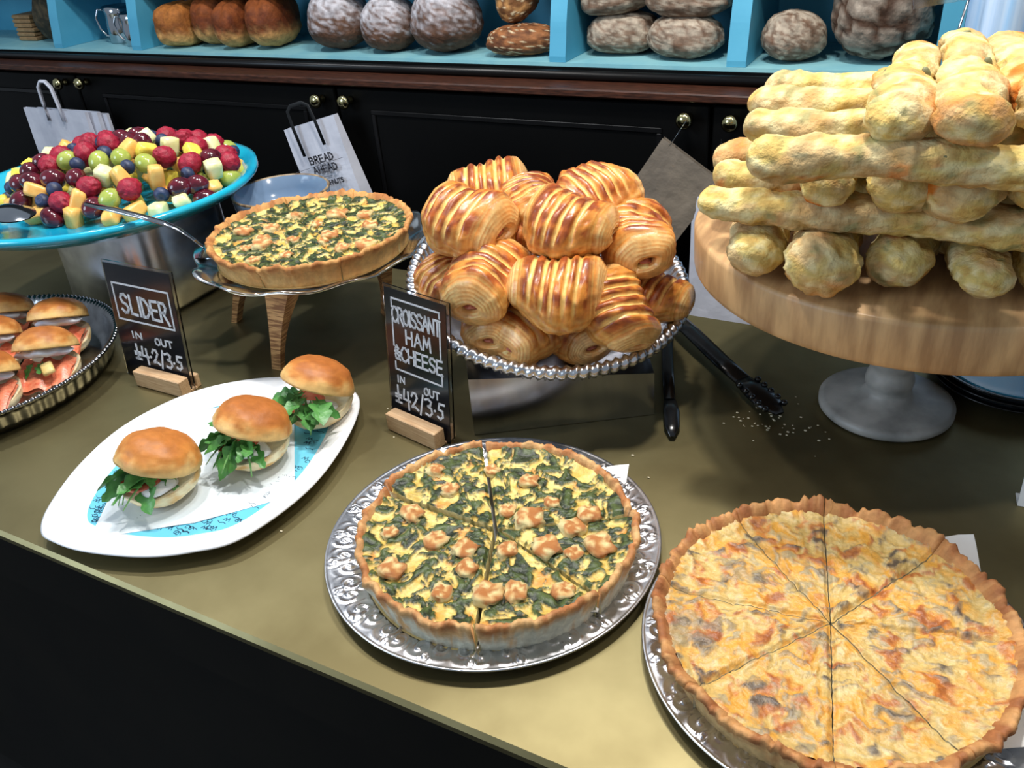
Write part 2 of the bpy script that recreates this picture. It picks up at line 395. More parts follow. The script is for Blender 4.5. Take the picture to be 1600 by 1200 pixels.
loaf('seeded_loaf', 'small seeded brown loaf lying on top of another by the divider', 'bread', (-1.02, 1.93, ZS+.066), (.052, .070, .048), (.2, -.55, .3), (C(176, 128, 76), C(110, 70, 38), C(206, 186, 150)), 6.1, 'seed')
FL = (C(166, 152, 134), C(92, 62, 42))
loaf('floured_sourdough', 'small floured oval loaf under another, beside the left divider', 'bread', (-.755, 1.93), (.085, .055, .050), (0, 0, .25), FL, 1.9)
loaf('floured_sourdough', 'floured oval loaf at the shelf front, lower right of four', 'bread', (-.602, 1.90), (.083, .058, .050), (0, 0, -.1), FL, 4.7)
loaf('floured_sourdough', 'floured oval loaf on top, upper left of four', 'bread', (-.762, 1.925, ZS+.082), (.088, .055, .046), (0, -.16, .3), FL, 7.3)
loaf('floured_sourdough', 'floured oval loaf on top, upper right of four', 'bread', (-.60, 1.91, ZS+.080), (.095, .058, .046), (0, .0, -.05), FL, 12.3)
loaf('floured_sourdough', 'single floured oval loaf in the right shelf bay', 'bread', (-.372, 1.895), (.064, .052, .053), (0, .1, .5), FL, 15.5)
loaf('cracked_sourdough', 'big round dark loaf with deep cracked crust', 'bread', (-.212, 1.93), (.095, .090, .100), (0.2, 0, .4), (C(150, 138, 124), C(70, 48, 34)), 21.2, 'crack')
# jugs, crackers
def jug(name, label, x, y, r, h):
    t = thing(name, label, 'jug', (x, y, ZS+.0005), (0, 0, -2.6), 'steel jugs on the shelf')
    ob('body', MB().lathe([(0, .001), (r*.95, 0), (r, .004), (r*.98, h*.5), (r*.9, h*.8), (r*1.02, h), (r*.98, h), (r*.86, h*.8), (r*.94, h*.5), (r*.94, .008), (0, .008)], 32,
        lambda k, rr, z, a: (rr*(1+(.12*max(0, math.cos(a-PI))**6 if z > h*.9 else 0)), z)), 'steel', t)
    ob('handle', MB().tube([(r*.9, 0, h*.9), (r*1.35, 0, h*.92), (r*1.6, 0, h*.7), (r*1.5, 0, h*.4), (r*1.2, 0, h*.2), (r*.97, 0, h*.16)], .0035, 8, 1.0, (0, 1, 0)), 'steel', t)
jug('steel_jug', 'polished steel jug on shelf, further left of two', -2.425, 1.94, .045, .105)
jug('steel_jug', 'polished steel jug on shelf, touching the first tin loaf', -2.318, 1.90, .038, .09)
for k in range(6):
    x0 = random.Random(k).uniform(-.003, .003)
    o = ob('cracker', MB().box(-.045, .045, -.04, .04, 0, .0125, bev=.003), 'cracker', None, False, (-2.87+x0, 1.95, ZS+.0005+k*.0135))
    tag(o, 'brown square cracker in the stack at the far left of shelf', 'cracker', 'stack of crackers')
o = loaf('dark_bundle', 'dark mottled bundle beside the cracker stack', 'bundle', (-2.73, 1.93), (.06, .05, .09), (0, .2, 0), (C(70, 62, 44), C(30, 34, 28)), 30.1, 'flour')
# hanging sheet at the right
rows = []
for i in range(13):
    z = -.55+1.35*i/12
    rows.append([(-.055+.5*j/40+.012*math.sin(j*.9), 1.66+.035*math.sin(j*.75+.4)+.012*math.sin(j*1.9), z) for j in range(41)])
back = [[(p[0], p[1]+.004, p[2]) for p in r] for r in rows]
mb = MB().grid(rows); mb.grid([r[::-1] for r in back])
o = ob('hanging_sheet', mb, 'sheet'); tag(o, 'pale blue folded sheet hanging right of the bread shelf', 'sheet')
tag(ob('sheet_rail', MB().tube([(-.08, 1.662, .80), (.5, 1.662, .80)], .009, 10), 'steel'), 'steel rail holding the blue sheet', 'rail')

# ------------------------------------------------------------------ stroke lettering
F = {
 'A': [[(0, 0), (.5, 1), (1, 0)], [(.2, .38), (.85, .38)]], 'B': [[(0, 0), (0, 1), (.6, 1), (.8, .8), (.6, .55), (0, .52)], [(.6, .55), (.9, .3), (.65, 0), (0, 0)]],
 'C': [[(.95, .82), (.7, 1), (.35, .98), (.06, .7), (.03, .35), (.3, .02), (.65, 0), (.95, .2)]], 'D': [[(.05, 0), (.05, 1), (.5, .95), (.9, .65), (.9, .3), (.5, .02), (.05, 0)]],
 'E': [[(.9, 1), (.1, .97), (.08, 0), (.92, 0)], [(.1, .5), (.8, .52)]], 'G': [[(.95, .82), (.65, 1), (.3, .97), (.03, .6), (.1, .15), (.5, 0), (.95, .15), (.95, .48), (.6, .48)]],
 'H': [[(.08, 0), (.08, 1)], [(.92, 0), (.92, 1)], [(.08, .48), (.92, .52)]], 'I': [[(.5, 0), (.5, 1)]], 'L': [[(.15, 1), (.12, .02), (.85, 0)]],
 'M': [[(0, 0), (.12, 1), (.5, .3), (.88, 1), (1, 0)]], 'N': [[(.05, 0), (.08, 1), (.9, 0), (.92, 1)]], 'O': [[(.5, 1), (.15, .85), (.02, .5), (.15, .12), (.5, 0), (.85, .12), (.98, .5), (.85, .88), (.5, 1)]],
 'R': [[(.08, 0), (.1, 1), (.65, 1), (.85, .78), (.65, .52), (.1, .48)], [(.4, .5), (1, -.12)]], 'S': [[(.9, .85), (.6, 1), (.25, .95), (.08, .75), (.25, .55), (.7, .45), (.92, .25), (.7, .03), (.35, 0), (.03, .15)]],
 'T': [[(0, .98), (1, 1)], [(.5, .98), (.52, 0)]], 'U': [[(.05, 1), (.05, .3), (.3, .02), (.7, .02), (.95, .3), (.95, 1)]],
 '4': [[(.2, 1), (.08, .35), (.95, .32)], [(.72, .9), (.78, -.25)]], '2': [[(.05, .75), (.25, 1), (.65, 1), (.8, .75), (.5, .4), (.08, .05), (.5, .1), (.95, -.05)]],
 '3': [[(.05, .9), (.5, 1), (.85, .85), (.7, .6), (.4, .52), (.85, .42), (.95, .15), (.6, -.1), (.1, -.02)]], '5': [[(.95, 1), (.3, .98), (.2, .6), (.7, .55), (.75, .2), (.4, 0), (.05, .1)]],
 '/': [[(.85, 1.1), (.15, -.25)]], '.': [[(.45, .4), (.55, .38)]], 'P': [[(.45, 1.1), (.5, .1), (.1, 0), (.9, .0)], [(.1, .5), (.9, .5)], [(.1, .33), (.85, .33)]],
 '&': [[(.9, 0), (.2, .75), (.4, 1), (.65, .8), (.15, .35), (.25, .05), (.6, .05), (.9, .4)], [(.1, .55), (.9, .55)]], '-': [[(0, .5), (1, .5)]],
}
def write(mb, text, x0, x1, z0, z1, wd, mm, slope=0., gap=.25, depth=.0006):
    """flat pen strokes in the local x-z plane, facing -y"""
    ws = [(.35 if ch in 'I.' else .6 if ch in '/' else 1.) for ch in text]
    tot = sum(ws)+gap*(len(text)-1); x = x0; k = (x1-x0)/tot
    for ch, cw in zip(text, ws):
        for st in F.get(ch, []):
            pts = [(x+px*cw*k, z0+py*(z1-z0)+slope*(x+px*cw*k-x0)) for px, py in st]
            stroke(mb, pts, wd, mm, depth)
        x += (cw+gap)*k
def stroke(mb, pts, wd, mm, depth=.0006):
    for (ax, az), (bx, bz) in zip(pts[:-1], pts[1:]):
        d = Vector((bx-ax, bz-az)); l = d.length
        if l < 1e-6: continue
        d /= l; n = Vector((-d.y, d.x))*wd/2; e = d*wd*.4
        q = [(ax-e.x+n.x, az-e.y+n.y), (ax-e.x-n.x, az-e.y-n.y), (bx+e.x-n.x, bz+e.y-n.y), (bx+e.x+n.x, bz+e.y+n.y)]
        b = len(mb.v)
        ps = [(u, -depth, v) for u, v in q]+[(u, 0, v) for u, v in q]
        ps = [tuple(mm @ Vector(p)) for p in ps]
        mb.v += ps; mb.c += [(1, 1, 1, 1)]*8
        mb.f += [tuple(b+i for i in f) for f in ((0, 1, 2, 3), (7, 6, 5, 4), (1, 0, 4, 5), (2, 1, 5, 6), (3, 2, 6, 7), (0, 3, 7, 4))]
def sign(name, label, loc, rz, W, Hh, lean, draw, blk):
    t = thing(name, label, 'sign', loc, (0, 0, rz))
    L = Matrix.Rotation(-lean, 4, 'X')
    ob('acrylic_holder', MB().box(-W/2-.004, W/2+.004, .0005, .003, .0, Hh+.003, L), 'acrylic', t, smooth=False)
    ob('black_card', MB().box(-W/2, W/2, -.0012, 0, .001, Hh, L), 'board', t, smooth=False)
    tx = MB(); draw(tx, L @ Matrix.Translation((0, -.0013, 0))); ob('lettering', tx, 'white_ink', t, smooth=False, label='white handwritten lettering')
    bx0, bx1 = blk
    bb = MB().box(bx0, bx1, -.020, -.0025, 0, .024, bev=.001); bb.box(bx0, bx1, .0085, .016, 0, .020, bev=.001); bb.box(bx0, bx1, -.0026, .0086, -.0, .003)
    ob('wooden_block', bb, 'beech', t, smooth=False)
def draw_slider(mb, mm):
    W, Hh = .128, .170
    X = lambda u: -W/2+u*W; Z = lambda v: Hh*(1-v*.95)
    P = [(X(.08), Z(.17)), (X(.93), Z(.17)), (X(.93), Z(.50)), (X(.08), Z(.50)), (X(.08), Z(.17))]
    stroke(mb, P, .0024, mm)
    write(mb, 'SLIDER', X(.16), X(.87), Z(.43), Z(.26), .0038, mm, -.03, .12)
    write(mb, 'IN', X(.22), X(.38), Z(.66), Z(.605), .0022, mm)
    write(mb, 'OUT', X(.58), X(.84), Z(.68), Z(.62), .0022, mm)
    write(mb, 'P4.2/3.5', X(.2), X(.95), Z(.86), Z(.735), .0032, mm, -.02, .1)
def draw_croissant(mb, mm):
    W, Hh = .100, .180
    X = lambda u: -W/2+u*W; Z = lambda v: Hh*(1-v*.96)
    for pl in ([(.12, .13), (.12, .065), (.90, .065), (.90, .105)], [(.12, .22), (.12, .42)], [(.90, .14), (.90, .40)], [(.13, .545), (.13, .60), (.91, .60), (.91, .51)]):
        stroke(mb, [(X(u), Z(v)) for u, v in pl], .002, mm)
    write(mb, 'CROISSANT', X(.12), X(.91), Z(.235), Z(.125), .0026, mm, 0, .02)
    write(mb, 'HAM', X(.33), X(.74), Z(.375), Z(.275), .0026, mm)
    write(mb, '&CHEESE', X(.12), X(.93), Z(.52), Z(.415), .0026, mm, 0, .08)
    write(mb, 'IN', X(.14), X(.27), Z(.70), Z(.65), .0018, mm)
    write(mb, 'OUT', X(.6), X(.85), Z(.72), Z(.665), .0018, mm)
    write(mb, 'P42/3.5', X(.08), X(.93), Z(.865), Z(.745), .0026, mm, 0, .14)
sign('price_sign', 'black price sign reading SLIDER in a wooden block', (-.966, .660, .0005), 0, .128, .170, .12, draw_slider, (-.025, .066))
sign('price_sign', 'black price sign reading CROISSANT HAM & CHEESE in a wooden block', (-.543, .695, .0005), -.2, .100, .180, .12, draw_croissant, (-.040, .044))

# ------------------------------------------------------------------ paper bags on the cupboard knobs
def bag(name, label, origin, rz, W, Hh, D, mat, hmat, lay, group=None, text=None, handle='loop', hl=.06, creases=True):
    """front face in the local x-z plane, hanging below its top edge at z=0"""
    t = thing(name, label, 'paper bag', origin, (0, 0, 0), group)
    Rm = Matrix.Rotation(rz, 4, 'Y')
    body = MB()
    for (dx, dz, dy) in lay:
        rows = []
        nx, nzr = 12, 14
        for i in range(nzr+1):
            v = i/nzr; r1 = []
            for j in range(nx+1):
                u = j/nx
                r1.append(tuple(Rm @ Vector((dx-W/2+u*W, dy-D*.5*(.35+.65*v)+.004*nz(u*3+dx*50, v*3, rz), dz-Hh*v))))
            rows.append(r1)
        rb = []
        for i in range(nzr+1):
            v = i/nzr
            rb.append([tuple(Rm @ Vector((dx-W/2+j/nx*W, dy+D*.5*(.35+.65*v), dz-Hh*v))) for j in range(nx+1)])
        loop = [rows[i]+rb[i][::-1] for i in range(nzr+1)]
        body.grid(loop[::-1], True, True, False)
    ob('body', body, mat, t, smooth=False)
    if handle == 'twist':
        for k in range(3):
            y = -.006-k*.004
            ob('handle', MB().tube([tuple(Rm @ Vector((x+.003*k, y, z))) for x, z in ((-.03, -.03), (-.032, .02), (-.028, hl*.8), (-.01, hl), (.012, hl), (.03, hl*.8), (.036, .02), (.038, -.03))], .0042, 8), hmat, t)
    elif handle == 'strap':
        mb = MB(); pts = [(-.040, -.075), (-.040, .0), (-.036, hl*.8), (-.02, hl), (.02, hl), (.036, hl*.8), (.040, .0), (.040, -.060)]
        mb.tube([tuple(Rm @ Vector((x, -D*.42-.004, z))) for x, z in pts], .0055, 8, .16, (0, 1, 0)); ob('strap_handle', mb, hmat, t)
    elif handle == 'string':
        ob('string', MB().tube([tuple(Rm @ Vector(p)) for p in ((0, -.004, -.02), (.001, -.005, .0), (.0, -.004, hl))], .0012, 6), hmat, t)
    if text:
        mb = MB(); text(mb, Rm @ Matrix.Translation((0, -D*.5-.0038, 0))); ob('lettering', mb, 'grey_ink', t, smooth=False, label='grey printed lettering')
    return t
bag('paper_bag', 'stack of plain white paper bags with white twisted handles behind fruit platter', (-2.490, 1.665, .050), .0, .285, .42, .03, 'bag_white', 'bag_white',
    [(0, 0, 0), (.028, -.004, .02), (.045, -.012, .035)], handle='twist', hl=.085)
def bagtext(mb, mm):
    write(mb, 'BREAD', -.026, .056, -.098, -.081, .0042, mm); write(mb, 'AHEAD', -.026, .056, -.124, -.107, .0042, mm)
    write(mb, '-', -.0, .03, -.140, -.132, .0014, mm)
    write(mb, 'DOUGHNUTS', -.028, .060, -.158, -.147, .003, mm, 0, .2)
    stroke(mb, [(-.088, -.108), (.088, -.100)], .001, mm)
bag('paper_bag', 'white paper bag printed BREAD AHEAD DOUGHNUTS with black strap handle', (-1.500, 1.672, .066), -.27, .178, .245, .05, 'bag_white', 'black_strap', [(0, 0, 0)], handle='strap', hl=.05, text=bagtext)
bag('paper_bag', 'grey brown paper bag hanging askew behind the croissants', (-.548, 1.672, .082), .58, .150, .44, .03, 'bag_brown', 'acrylic', [(.055, -.008, 0)], handle='string', hl=.05)
bag('paper_bag', 'pale bag hanging low between croissants and wooden cake stand', (-.448, 1.672, -.03), .0, .15, .36, .02, 'bag_white', 'acrylic', [(.02, 0, 0)], handle='string', hl=.12)

# ------------------------------------------------------------------ trays
def scroll(u, v):
    """relief of paired C-scrolls and leaf veins inside one motif cell, u in -1..1, v in -1..1"""
    h = 0
    for (cx, cy, s_, sz) in ((-.45, .12, 1, .55), (.42, -.15, -1, .5), (.0, .62, 1, .28), (-.05, -.62, -1, .25)):
        dx, dy = (u-cx)*1.0, (v-cy)*.8; d = math.hypot(dx, dy)/sz
        if d < 1.6: h += max(0, math.cos(2*PI*(d*1.25-s_*math.atan2(dy, dx)/(2*PI))))*math.exp(-d*d*.9)
    return h
def ornate_tray(label, cx, cy, R, N, mat, seed):
    t = thing('silver_tray', label, 'tray', (cx, cy, .0005))
    nseg = 900; rim0 = R*.765
    prof = [(0, .004), (rim0*.5, .004), (rim0*.9, .004), (rim0*.96, .0045), (rim0, .008)]
    nr = 22
    prof += [(rim0+(R*.985-rim0)*k/nr, .0085+.0055*math.sin(PI*.5*k/nr)) for k in range(1, nr+1)]
    prof += [(R*.995, .0152), (R, .014), (R*.995, .0122), (R*.9, .006), (rim0*.98, .001), (rim0*.9, 0), (0, 0)]
    def fn(k, r, z, a):
        if 5 <= k < 5+nr:
            tt = (k-4)/nr; q = a*N/(2*PI)+seed; u = 2*(q-math.floor(q))-1; v = 2*tt-1
            if int(math.floor(q)) % 2: v = -v
            e = 1-sst(.8, 1, abs(v))
            z += .0021*scroll(u, v)*e
        return r, z
    ob('dish', MB().lathe(prof, nseg, fn), mat, t)
    return t
ornate_tray('round embossed silver tray under the front spinach quiche', -.361, .549, .170, 24, 'silver', 0)
ornate_tray('round embossed silver tray under the mushroom quiche at lower right', -.027, .548, .1625, 24, 'silver', .4)

# doilies
def sheet(name, label, poly, z, mat, dz=.0012, cat='paper'):
    o = ob(name, MB().prism(poly, z, z+dz), mat, smooth=False); return tag(o, label, cat)
def sq(cx, cy, s, a): return [(cx+s*math.cos(a+PI/4+k*PI/2), cy+s*math.sin(a+PI/4+k*PI/2)) for k in range(4)]
# square liner corners droop over the embossed rim
def liner(label, cx, cy, s, a, zc, ze):
    n = 18; rows = []
    for i in range(n+1):
        row = []
        for j in range(n+1):
            x, y = (j/n-.5)*2*s, (i/n-.5)*2*s
            d = math.hypot(x, y); z = zc+(ze-zc)*sst(.11, .16, d)
            row.append((cx+x*math.cos(a)-y*math.sin(a), cy+x*math.sin(a)+y*math.cos(a), z+.0006*nz(x*40, y*40, a)))
        rows.append(row)
    mb = MB().grid(rows); mb.grid([[(p[0], p[1], p[2]-.0006) for p in r][::-1] for r in rows])
    return tag(ob('paper_liner', mb, 'paper'), label, 'paper')
liner('white paper liner under front spinach quiche', -.352, .571, .109, .24, .006, .0225)
liner('white paper liner under mushroom quiche', -.013, .573, .113, .27, .006, .030)

# ------------------------------------------------------------------ quiches
def feta_mesh(seed, s):
    rnd = random.Random(seed); n1, n2 = 12, 16; rows = []; cl = []
    for i in range(n1+1):
        th = PI*i/n1; row = []; cr = []
        for j in range(n2):
            ph = 2*PI*j/n2; x, y, z = math.sin(th)*math.cos(ph), math.sin(th)*math.sin(ph), math.cos(th)
            l = (abs(x)**4+abs(y)**4+abs(z)**4)**-.25; x, y, z = x*l, y*l, z*l
            d = 1+.34*fb(x*1.3+seed*3.7, y*1.3, z*1.3)+.1*fb(x*4+seed, y*4, z*4)
            row.append((x*s*.55*d, y*s*.5*d, z*s*.30*d))
            b = sst(-.1, .55, z*.45+.8*fb(x*1.6+seed, y*1.6, z+4))
            cr.append(mix(mix(C(236, 218, 158), C(222, 150, 74), b*1.3-.42), C(160, 82, 40), (b-.74)*2.4))
        rows.append(row); cl.append(cr)
    return MB().grid(rows, True, cols=cl).mesh('feta_cube', 'custard')
FETA = [feta_mesh(k, 1.0) for k in range(7)]
EGG, EGG2 = C(224, 200, 122), C(204, 170, 82)
def col_spinach(x, y, seed):
    wx, wy = x+.012*nz(x*45+seed, y*45, 1), y+.012*nz(x*45, y*45+seed, 5)
    a = fb(wx*56+seed, wy*56, 3, 5); b = fb(wx*120, wy*120+seed, 8, 3); g = a+.55*b+.28*fb(wx*300, wy*300, seed+2, 2)
    leaf = sst(-.22, .0, g)
    e = mix(EGG, EGG2, sst(-.3, .4, fb(x*60+seed, y*60, 11)))
    e = mix(e, C(210, 130, 56), .7*sst(.25, .6, fb(x*38, y*38+seed, 21)))
    dk = mix(C(28, 38, 20), C(74, 88, 44), sst(-.35, .6, b+.5*fb(wx*260, wy*260, 2, 2)))
    return mix(e, dk, leaf), .0022*leaf*(1+.8*b)+.001*fb(x*70, y*70, seed)
def col_mush(x, y, seed):
    wx, wy = x+.010*nz(x*55+seed, y*55, 1)+.004*nz(x*150, y*150, 2), y+.010*nz(x*55, y*55+seed, 5)+.004*nz(x*150, y*150, 7)
    lo = fb(x*13+seed, y*13, 3, 3); a = fb(wx*42+seed, wy*42, 3, 5); b = fb(wx*110, wy*110+seed, 8, 4); g = fb(wx*50+9, wy*50+seed, 17, 5)
    c_ = mix(C(202, 170, 102), C(212, 154, 64), sst(-.3, .35, a+.3*lo))
    c_ = mix(c_, C(216, 196, 142), .75*sst(.05, .5, b))
    c_ = mix(c_, C(146, 130, 100), .75*sst(-.02, .40, .7*lo+.7*b-.1))
    c_ = mix(c_, C(186, 100, 40), .75*sst(.10, .5, g+.35*b)); c_ = mix(c_, C(136, 68, 32), .7*sst(.42, .8, g+.45*b))
    mu = fb((wx+.4*wy)*48+seed, (wy-.4*wx)*90, 31, 4)
    c_ = mix(c_, C(126, 114, 96), .7*sst(.22, .5, mu+.2*lo)); c_ = mix(c_, C(76, 66, 58), .8*sst(.52, .72, mu+.2*b))
    return c_, .0022*a+.0018*b+.0012*sst(.3, .5, mu)
def quiche(name, label, cx, cy, z0, R, h, cuts, gap, kind, seed, feta=(), style=0, cxo=0, cyo=0, fs=.02, pull=None):
    t = thing(name, label, 'quiche', (cx, cy, z0))
    colf = col_spinach if kind == 'spinach' else col_mush
    tw = .0075; Ri = R-tw; zf = h-.009
    n = len(cuts); used = set()
    for k in range(n):
        a0 = math.radians(cuts[k]); a1 = math.radians(cuts[(k+1) % n])
        if a1 <= a0: a1 += 2*PI
        am = (a0+a1)/2; hw = (a1-a0)/2
        gg = gap*(1+.5*nz(k*3.1, seed, 0)); ex = gg/max(.25, math.sin(min(hw, PI/2)))
        pk = pull[k] if pull else 0; ox, oy = (ex*.5+pk)*math.cos(am), (ex*.5+pk)*math.sin(am)
        oz = .0016*nz(k*7.7, seed, 3)
        na = max(10, int((a1-a0)*Ri/.0016)); nr_ = int(Ri/.0016)
        rows = []; cl = []
        for i in range(nr_+1):
            r = .0003+(Ri+.0022)*i/nr_; row = []; cr = []
            for j in range(na+1):
                a = a0+(a1-a0)*j/na
                ed = min(j, na-j)/na*(a1-a0)*r
                x, y = r*math.cos(a), r*math.sin(a)
                jit = .0005*nz(r*200, a0*5 if j < na/2 else a1*5, seed)*(1 if ed < .002 else 0)
                col, dz = colf(x+cxo, y+cyo, seed)
                dz -= .003*(1-sst(0, .004, ed))
                dz += .003*sst(Ri-.012, Ri, r)
                xx, yy = x-math.sin(a)*jit, y+math.cos(a)*jit
                row.append((xx+ox, yy+oy, zf+dz+oz)); cr.append(col)
            rows.append(row); cl.append(cr)
        mb = MB().grid(rows, cols=cl)
        # cut faces and base
        for edge in (0, na):
            top = [rows[i][edge] for i in range(nr_+1)]; lo = [(p[0], p[1], .005+oz) for p in top]
            cc = [mix(C(226, 212, 160), C(96, 104, 60), .8*sst(.0, .3, nz(i*.3, edge+k, seed))) if kind == 'spinach' else mix(C(214, 206, 176), C(150, 146, 130), sst(0, .4, nz(i*.3, edge+k, seed))) for i in range(nr_+1)]
            mid = [(p[0], p[1], (p[2]+.005)/2) for p in top]
            rr = [top, mid, lo] if edge == 0 else [lo, mid, top]
            mb.grid(rr, cols=[cc, cc, cc])
        base = [[(p[0], p[1], .005+oz) for p in rows[i]] for i in (0, nr_)]
        mb.grid(base[::-1], cols=[[C(206, 180, 120)]*(na+1)]*2)
        s_ = ob('slice', mb, 'custard', t)
        # crust wall
        nc = max(12, int((a1-a0)*R/.0022)); rows = []; cl = []
        for j in range(nc+1):
            a = a0+(a1-a0)*j/nc; ca, sa = math.cos(a), math.sin(a)
            rag = (.0065 if style == 1 else .0042)*fb(ca*9+seed, sa*9, 2.5)+(.0035 if style == 1 else .0018)*fb(ca*30, sa*30+seed, 7)
            fl = .003*fb(ca*6, sa*6, seed+5)+(.009*max(0, fb(ca*5+3, sa*5, seed)) if style == 1 else 0)+.0018*fb(ca*25, sa*25+seed, 3)
            hh = h+rag; tp = R+fl+(.004 if style else 0)
            prof = [(Ri-.012, .001), (R-.012, 0), (R-.0075, .003), (R-.006+fl*.4, hh*.35), (R-.003+fl*.8, hh*.65), (tp, hh-.004), (tp-.001, hh), (tp-.0035, hh+.0012), (tp-.0065, hh-.0005), (Ri-.0012, zf+.001), (Ri-.002, zf-.004), (Ri-.002, .006)]
            row = []; cr = []
            for q, (r, z) in enumerate(prof):
                d = .0012*fb(ca*R*160, sa*R*160, z*160+seed) if 2 < q < 9 else 0
                row.append(((r+d)*ca+ox, (r+d)*sa+oy, z+d*.6+oz))
                f_ = fb(ca*R*55+seed, sa*R*55, z*55, 4)
                if style == 0: pale, gold, brn = C(206, 202, 180), C(206, 162, 108), C(170, 110, 64)
                elif style == 1: pale, gold, brn = C(206, 170, 114), C(196, 144, 90), C(154, 96, 56)
                else: pale, gold, brn = C(202, 160, 100), C(198, 146, 86), C(164, 106, 58)
                if q <= 1: c_ = mix(brn, C(120, 70, 38), f_+.5)
                elif q <= 4: c_ = mix(pale, gold, sst(.0, .5, f_+.15*(q-3)))
                else: c_ = mix(gold, brn, sst(-.35, .4, f_))
                cr.append(c_)
            rows.append(row); cl.append(cr)
        mb = MB().grid(rows, cols=cl, cap0=True, cap1=True)
        ob('crust', mb, 'crust', s_)
        for q, (fx, fy) in enumerate(feta):
            if q in used: continue
            dx, dy = fx-cx, fy-cy; a = math.atan2(dy, dx)
            while a < a0: a += 2*PI
            if a <= a1 and math.hypot(dx, dy) < Ri:
                used.add(q); o = link('feta_cube', FETA[q % 7], s_, (dx+ox, dy+oy, zf+.0015+oz)); s = fs*(.72+.6*random.Random(q*5+seed).random())
                o.scale = (s, s, s); o.rotation_euler = (0, 0, q*1.7)
    return t
F1 = [(-.445, .587), (-.414, .565), (-.349, .611), (-.348, .561), (-.323, .558), (-.312, .589), (-.27, .586), (-.282, .562), (-.438, .491), (-.433, .524), (-.389, .499), (-.358, .5), (-.342, .478), (-.406, .449), (-.348, .442), (-.312, .456), (-.29, .468), (-.252, .486), (-.295, .53), (-.323, .513), (-.248, .55), (-.268, .531), (-.395, .613)]
quiche('spinach_quiche', 'large spinach and feta quiche in cut slices on front silver tray', -.347, .537, .0075, .134, .040, [31, 124, 178, 291, 341], .0016, 'spinach', 3, F1, 0, pull=[.0005, .0040, .0030, .0003, .0035])
quiche('mushroom_quiche', 'large browned mushroom quiche in eight slices at lower right', -.0325, .545, .0075, .141, .040, [-79, -40, 15, 60, 103, 138, 187, 233], .0009, 'mush', 8, (), 1)
F3 = [(-.871, .9), (-.874, .85), (-.813, .924), (-.772, .936), (-.819, .883), (-.737, .901), (-.772, .854), (-.858, .815), (-.843, .794), (-.856, .778), (-.701, .842), (-.787, .779), (-.767, .834), (-.905, .827), (-.812, .823), (-.817, .749), (-.726, .822)]
quiche('spinach_quiche', 'spinach and feta quiche raised on glass plate behind', -.812, .862, .1385, .140, .038, [10, 55, 100, 145, 190, 235, 280, 325], .0006, 'spinach', 12, F3, 2, .4, .2)

# ------------------------------------------------------------------ glass plate on wooden legs
t = thing('glass_cake_plate', 'clear wavy-edged glass plate under the raised spinach quiche', 'plate', (-.820, .868, .130))
def wav(k, r, z, a):
    q = sst(.12, .165, r); wv = math.cos(12*a)
    return r*(1+.03*q*wv), z+.0035*q*math.cos(12*a+.6)
ob('dish', MB().lathe([(0, .005), (.06, .005), (.12, .005), (.138, .007), (.150, .012), (.160, .017), (.166, .018), (.167, .0155), (.160, .013), (.150, .008), (.138, .003), (.12, .0005), (.06, 0), (0, 0)], 192, wav), 'glass', t)
t = thing('wooden_legs_stand', 'layered wooden leg stand holding the glass plate', 'stand', (0, 0, 0))
tops = [(-.800, .775), (-.925, .850), (-.755, .935)]; bots = [(-.826, .752), (-.996, .847), (-.775, .950)]
ctr = Vector((-.83, .87, 0))
for (tx, ty), (bx, by) in zip(tops, bots):
    out = (Vector((bx, by, 0))-ctr).normalized(); sd = Vector((-out.y, out.x, 0)); rows = []
    for k in range(13):
        v = k/12; z = .0005+.127*v
        wd = .008+.014*v**2.2; dp = .010+.030*v**2.5
        c_ = Vector((bx, by, 0)).lerp(Vector((tx, ty, 0)), v)+out*(.006*math.sin(PI*v)); c_.z = z
        rows.append([c_+out*dp*.4+sd*wd, c_-out*dp*.6+sd*wd, c_-out*dp*.6-sd*wd, c_+out*dp*.4-sd*wd][::-1])
    sharp(ob('leg', MB().grid(rows, True, True, True), 'ply', t))
ob('top_ring', MB().lathe([(.03, .1165), (.095, .1165), (.095, .1275), (.03, .1275), (.03, .1165)], 40, None, (-.83, .868, 0)), 'ply', t, smooth=False)
# cake server resting on the glass plate
t = thing('cake_server', 'steel cake server with blade tucked under the raised quiche', 'cake server', (0, 0, 0))
hp = [(-1.122, .748, .2185), (-1.075, .755, .212), (-1.03, .762, .204), (-.995, .768, .196), (-.978, .775, .186), (-.965, .782, .172), (-.955, .790, .1565)]
ob('handle', MB().tube(hp, [.0055, .0065, .0065, .006, .005, .0045, .004], 12, .45), 'steel', t)
bl = [(-.962, .800), (-.975, .830), (-.935, .845), (-.895, .830), (-.905, .768), (-.938, .757), (-.958, .775)]
ob('blade', MB().prism(bl, .1530, .1545), 'steel', t, smooth=False)

# ------------------------------------------------------------------ white oval plate with sliders
out = [(-.817, .360), (-.848, .393), (-.884, .466), (-.899, .550), (-.874, .638), (-.815, .697), (-.746, .725), (-.684, .728), (-.638, .700), (-.602, .620), (-.585, .530), (-.599, .441), (-.634, .403), (-.679, .376), (-.744, .357), (-.788, .354)]
def smooth_loop(pts, n):
    N = len(pts); res = []
    for q in range(n):
        f = q/n*N; i = int(f); u = f-i
        p = [Vector(pts[(i+k-1) % N]) for k in range(4)]
        res.append(.5*((2*p[1])+(-p[0]+p[2])*u+(2*p[0]-5*p[1]+4*p[2]-p[3])*u*u+(-p[0]+3*p[1]-3*p[2]+p[3])*u**3))
    return res
OUT = smooth_loop(out, 240)
for _ in range(5): OUT = [(OUT[i-1]+OUT[i]*2+OUT[(i+1) % 240])/4 for i in range(240)]
PC = Vector((-.742, .545))
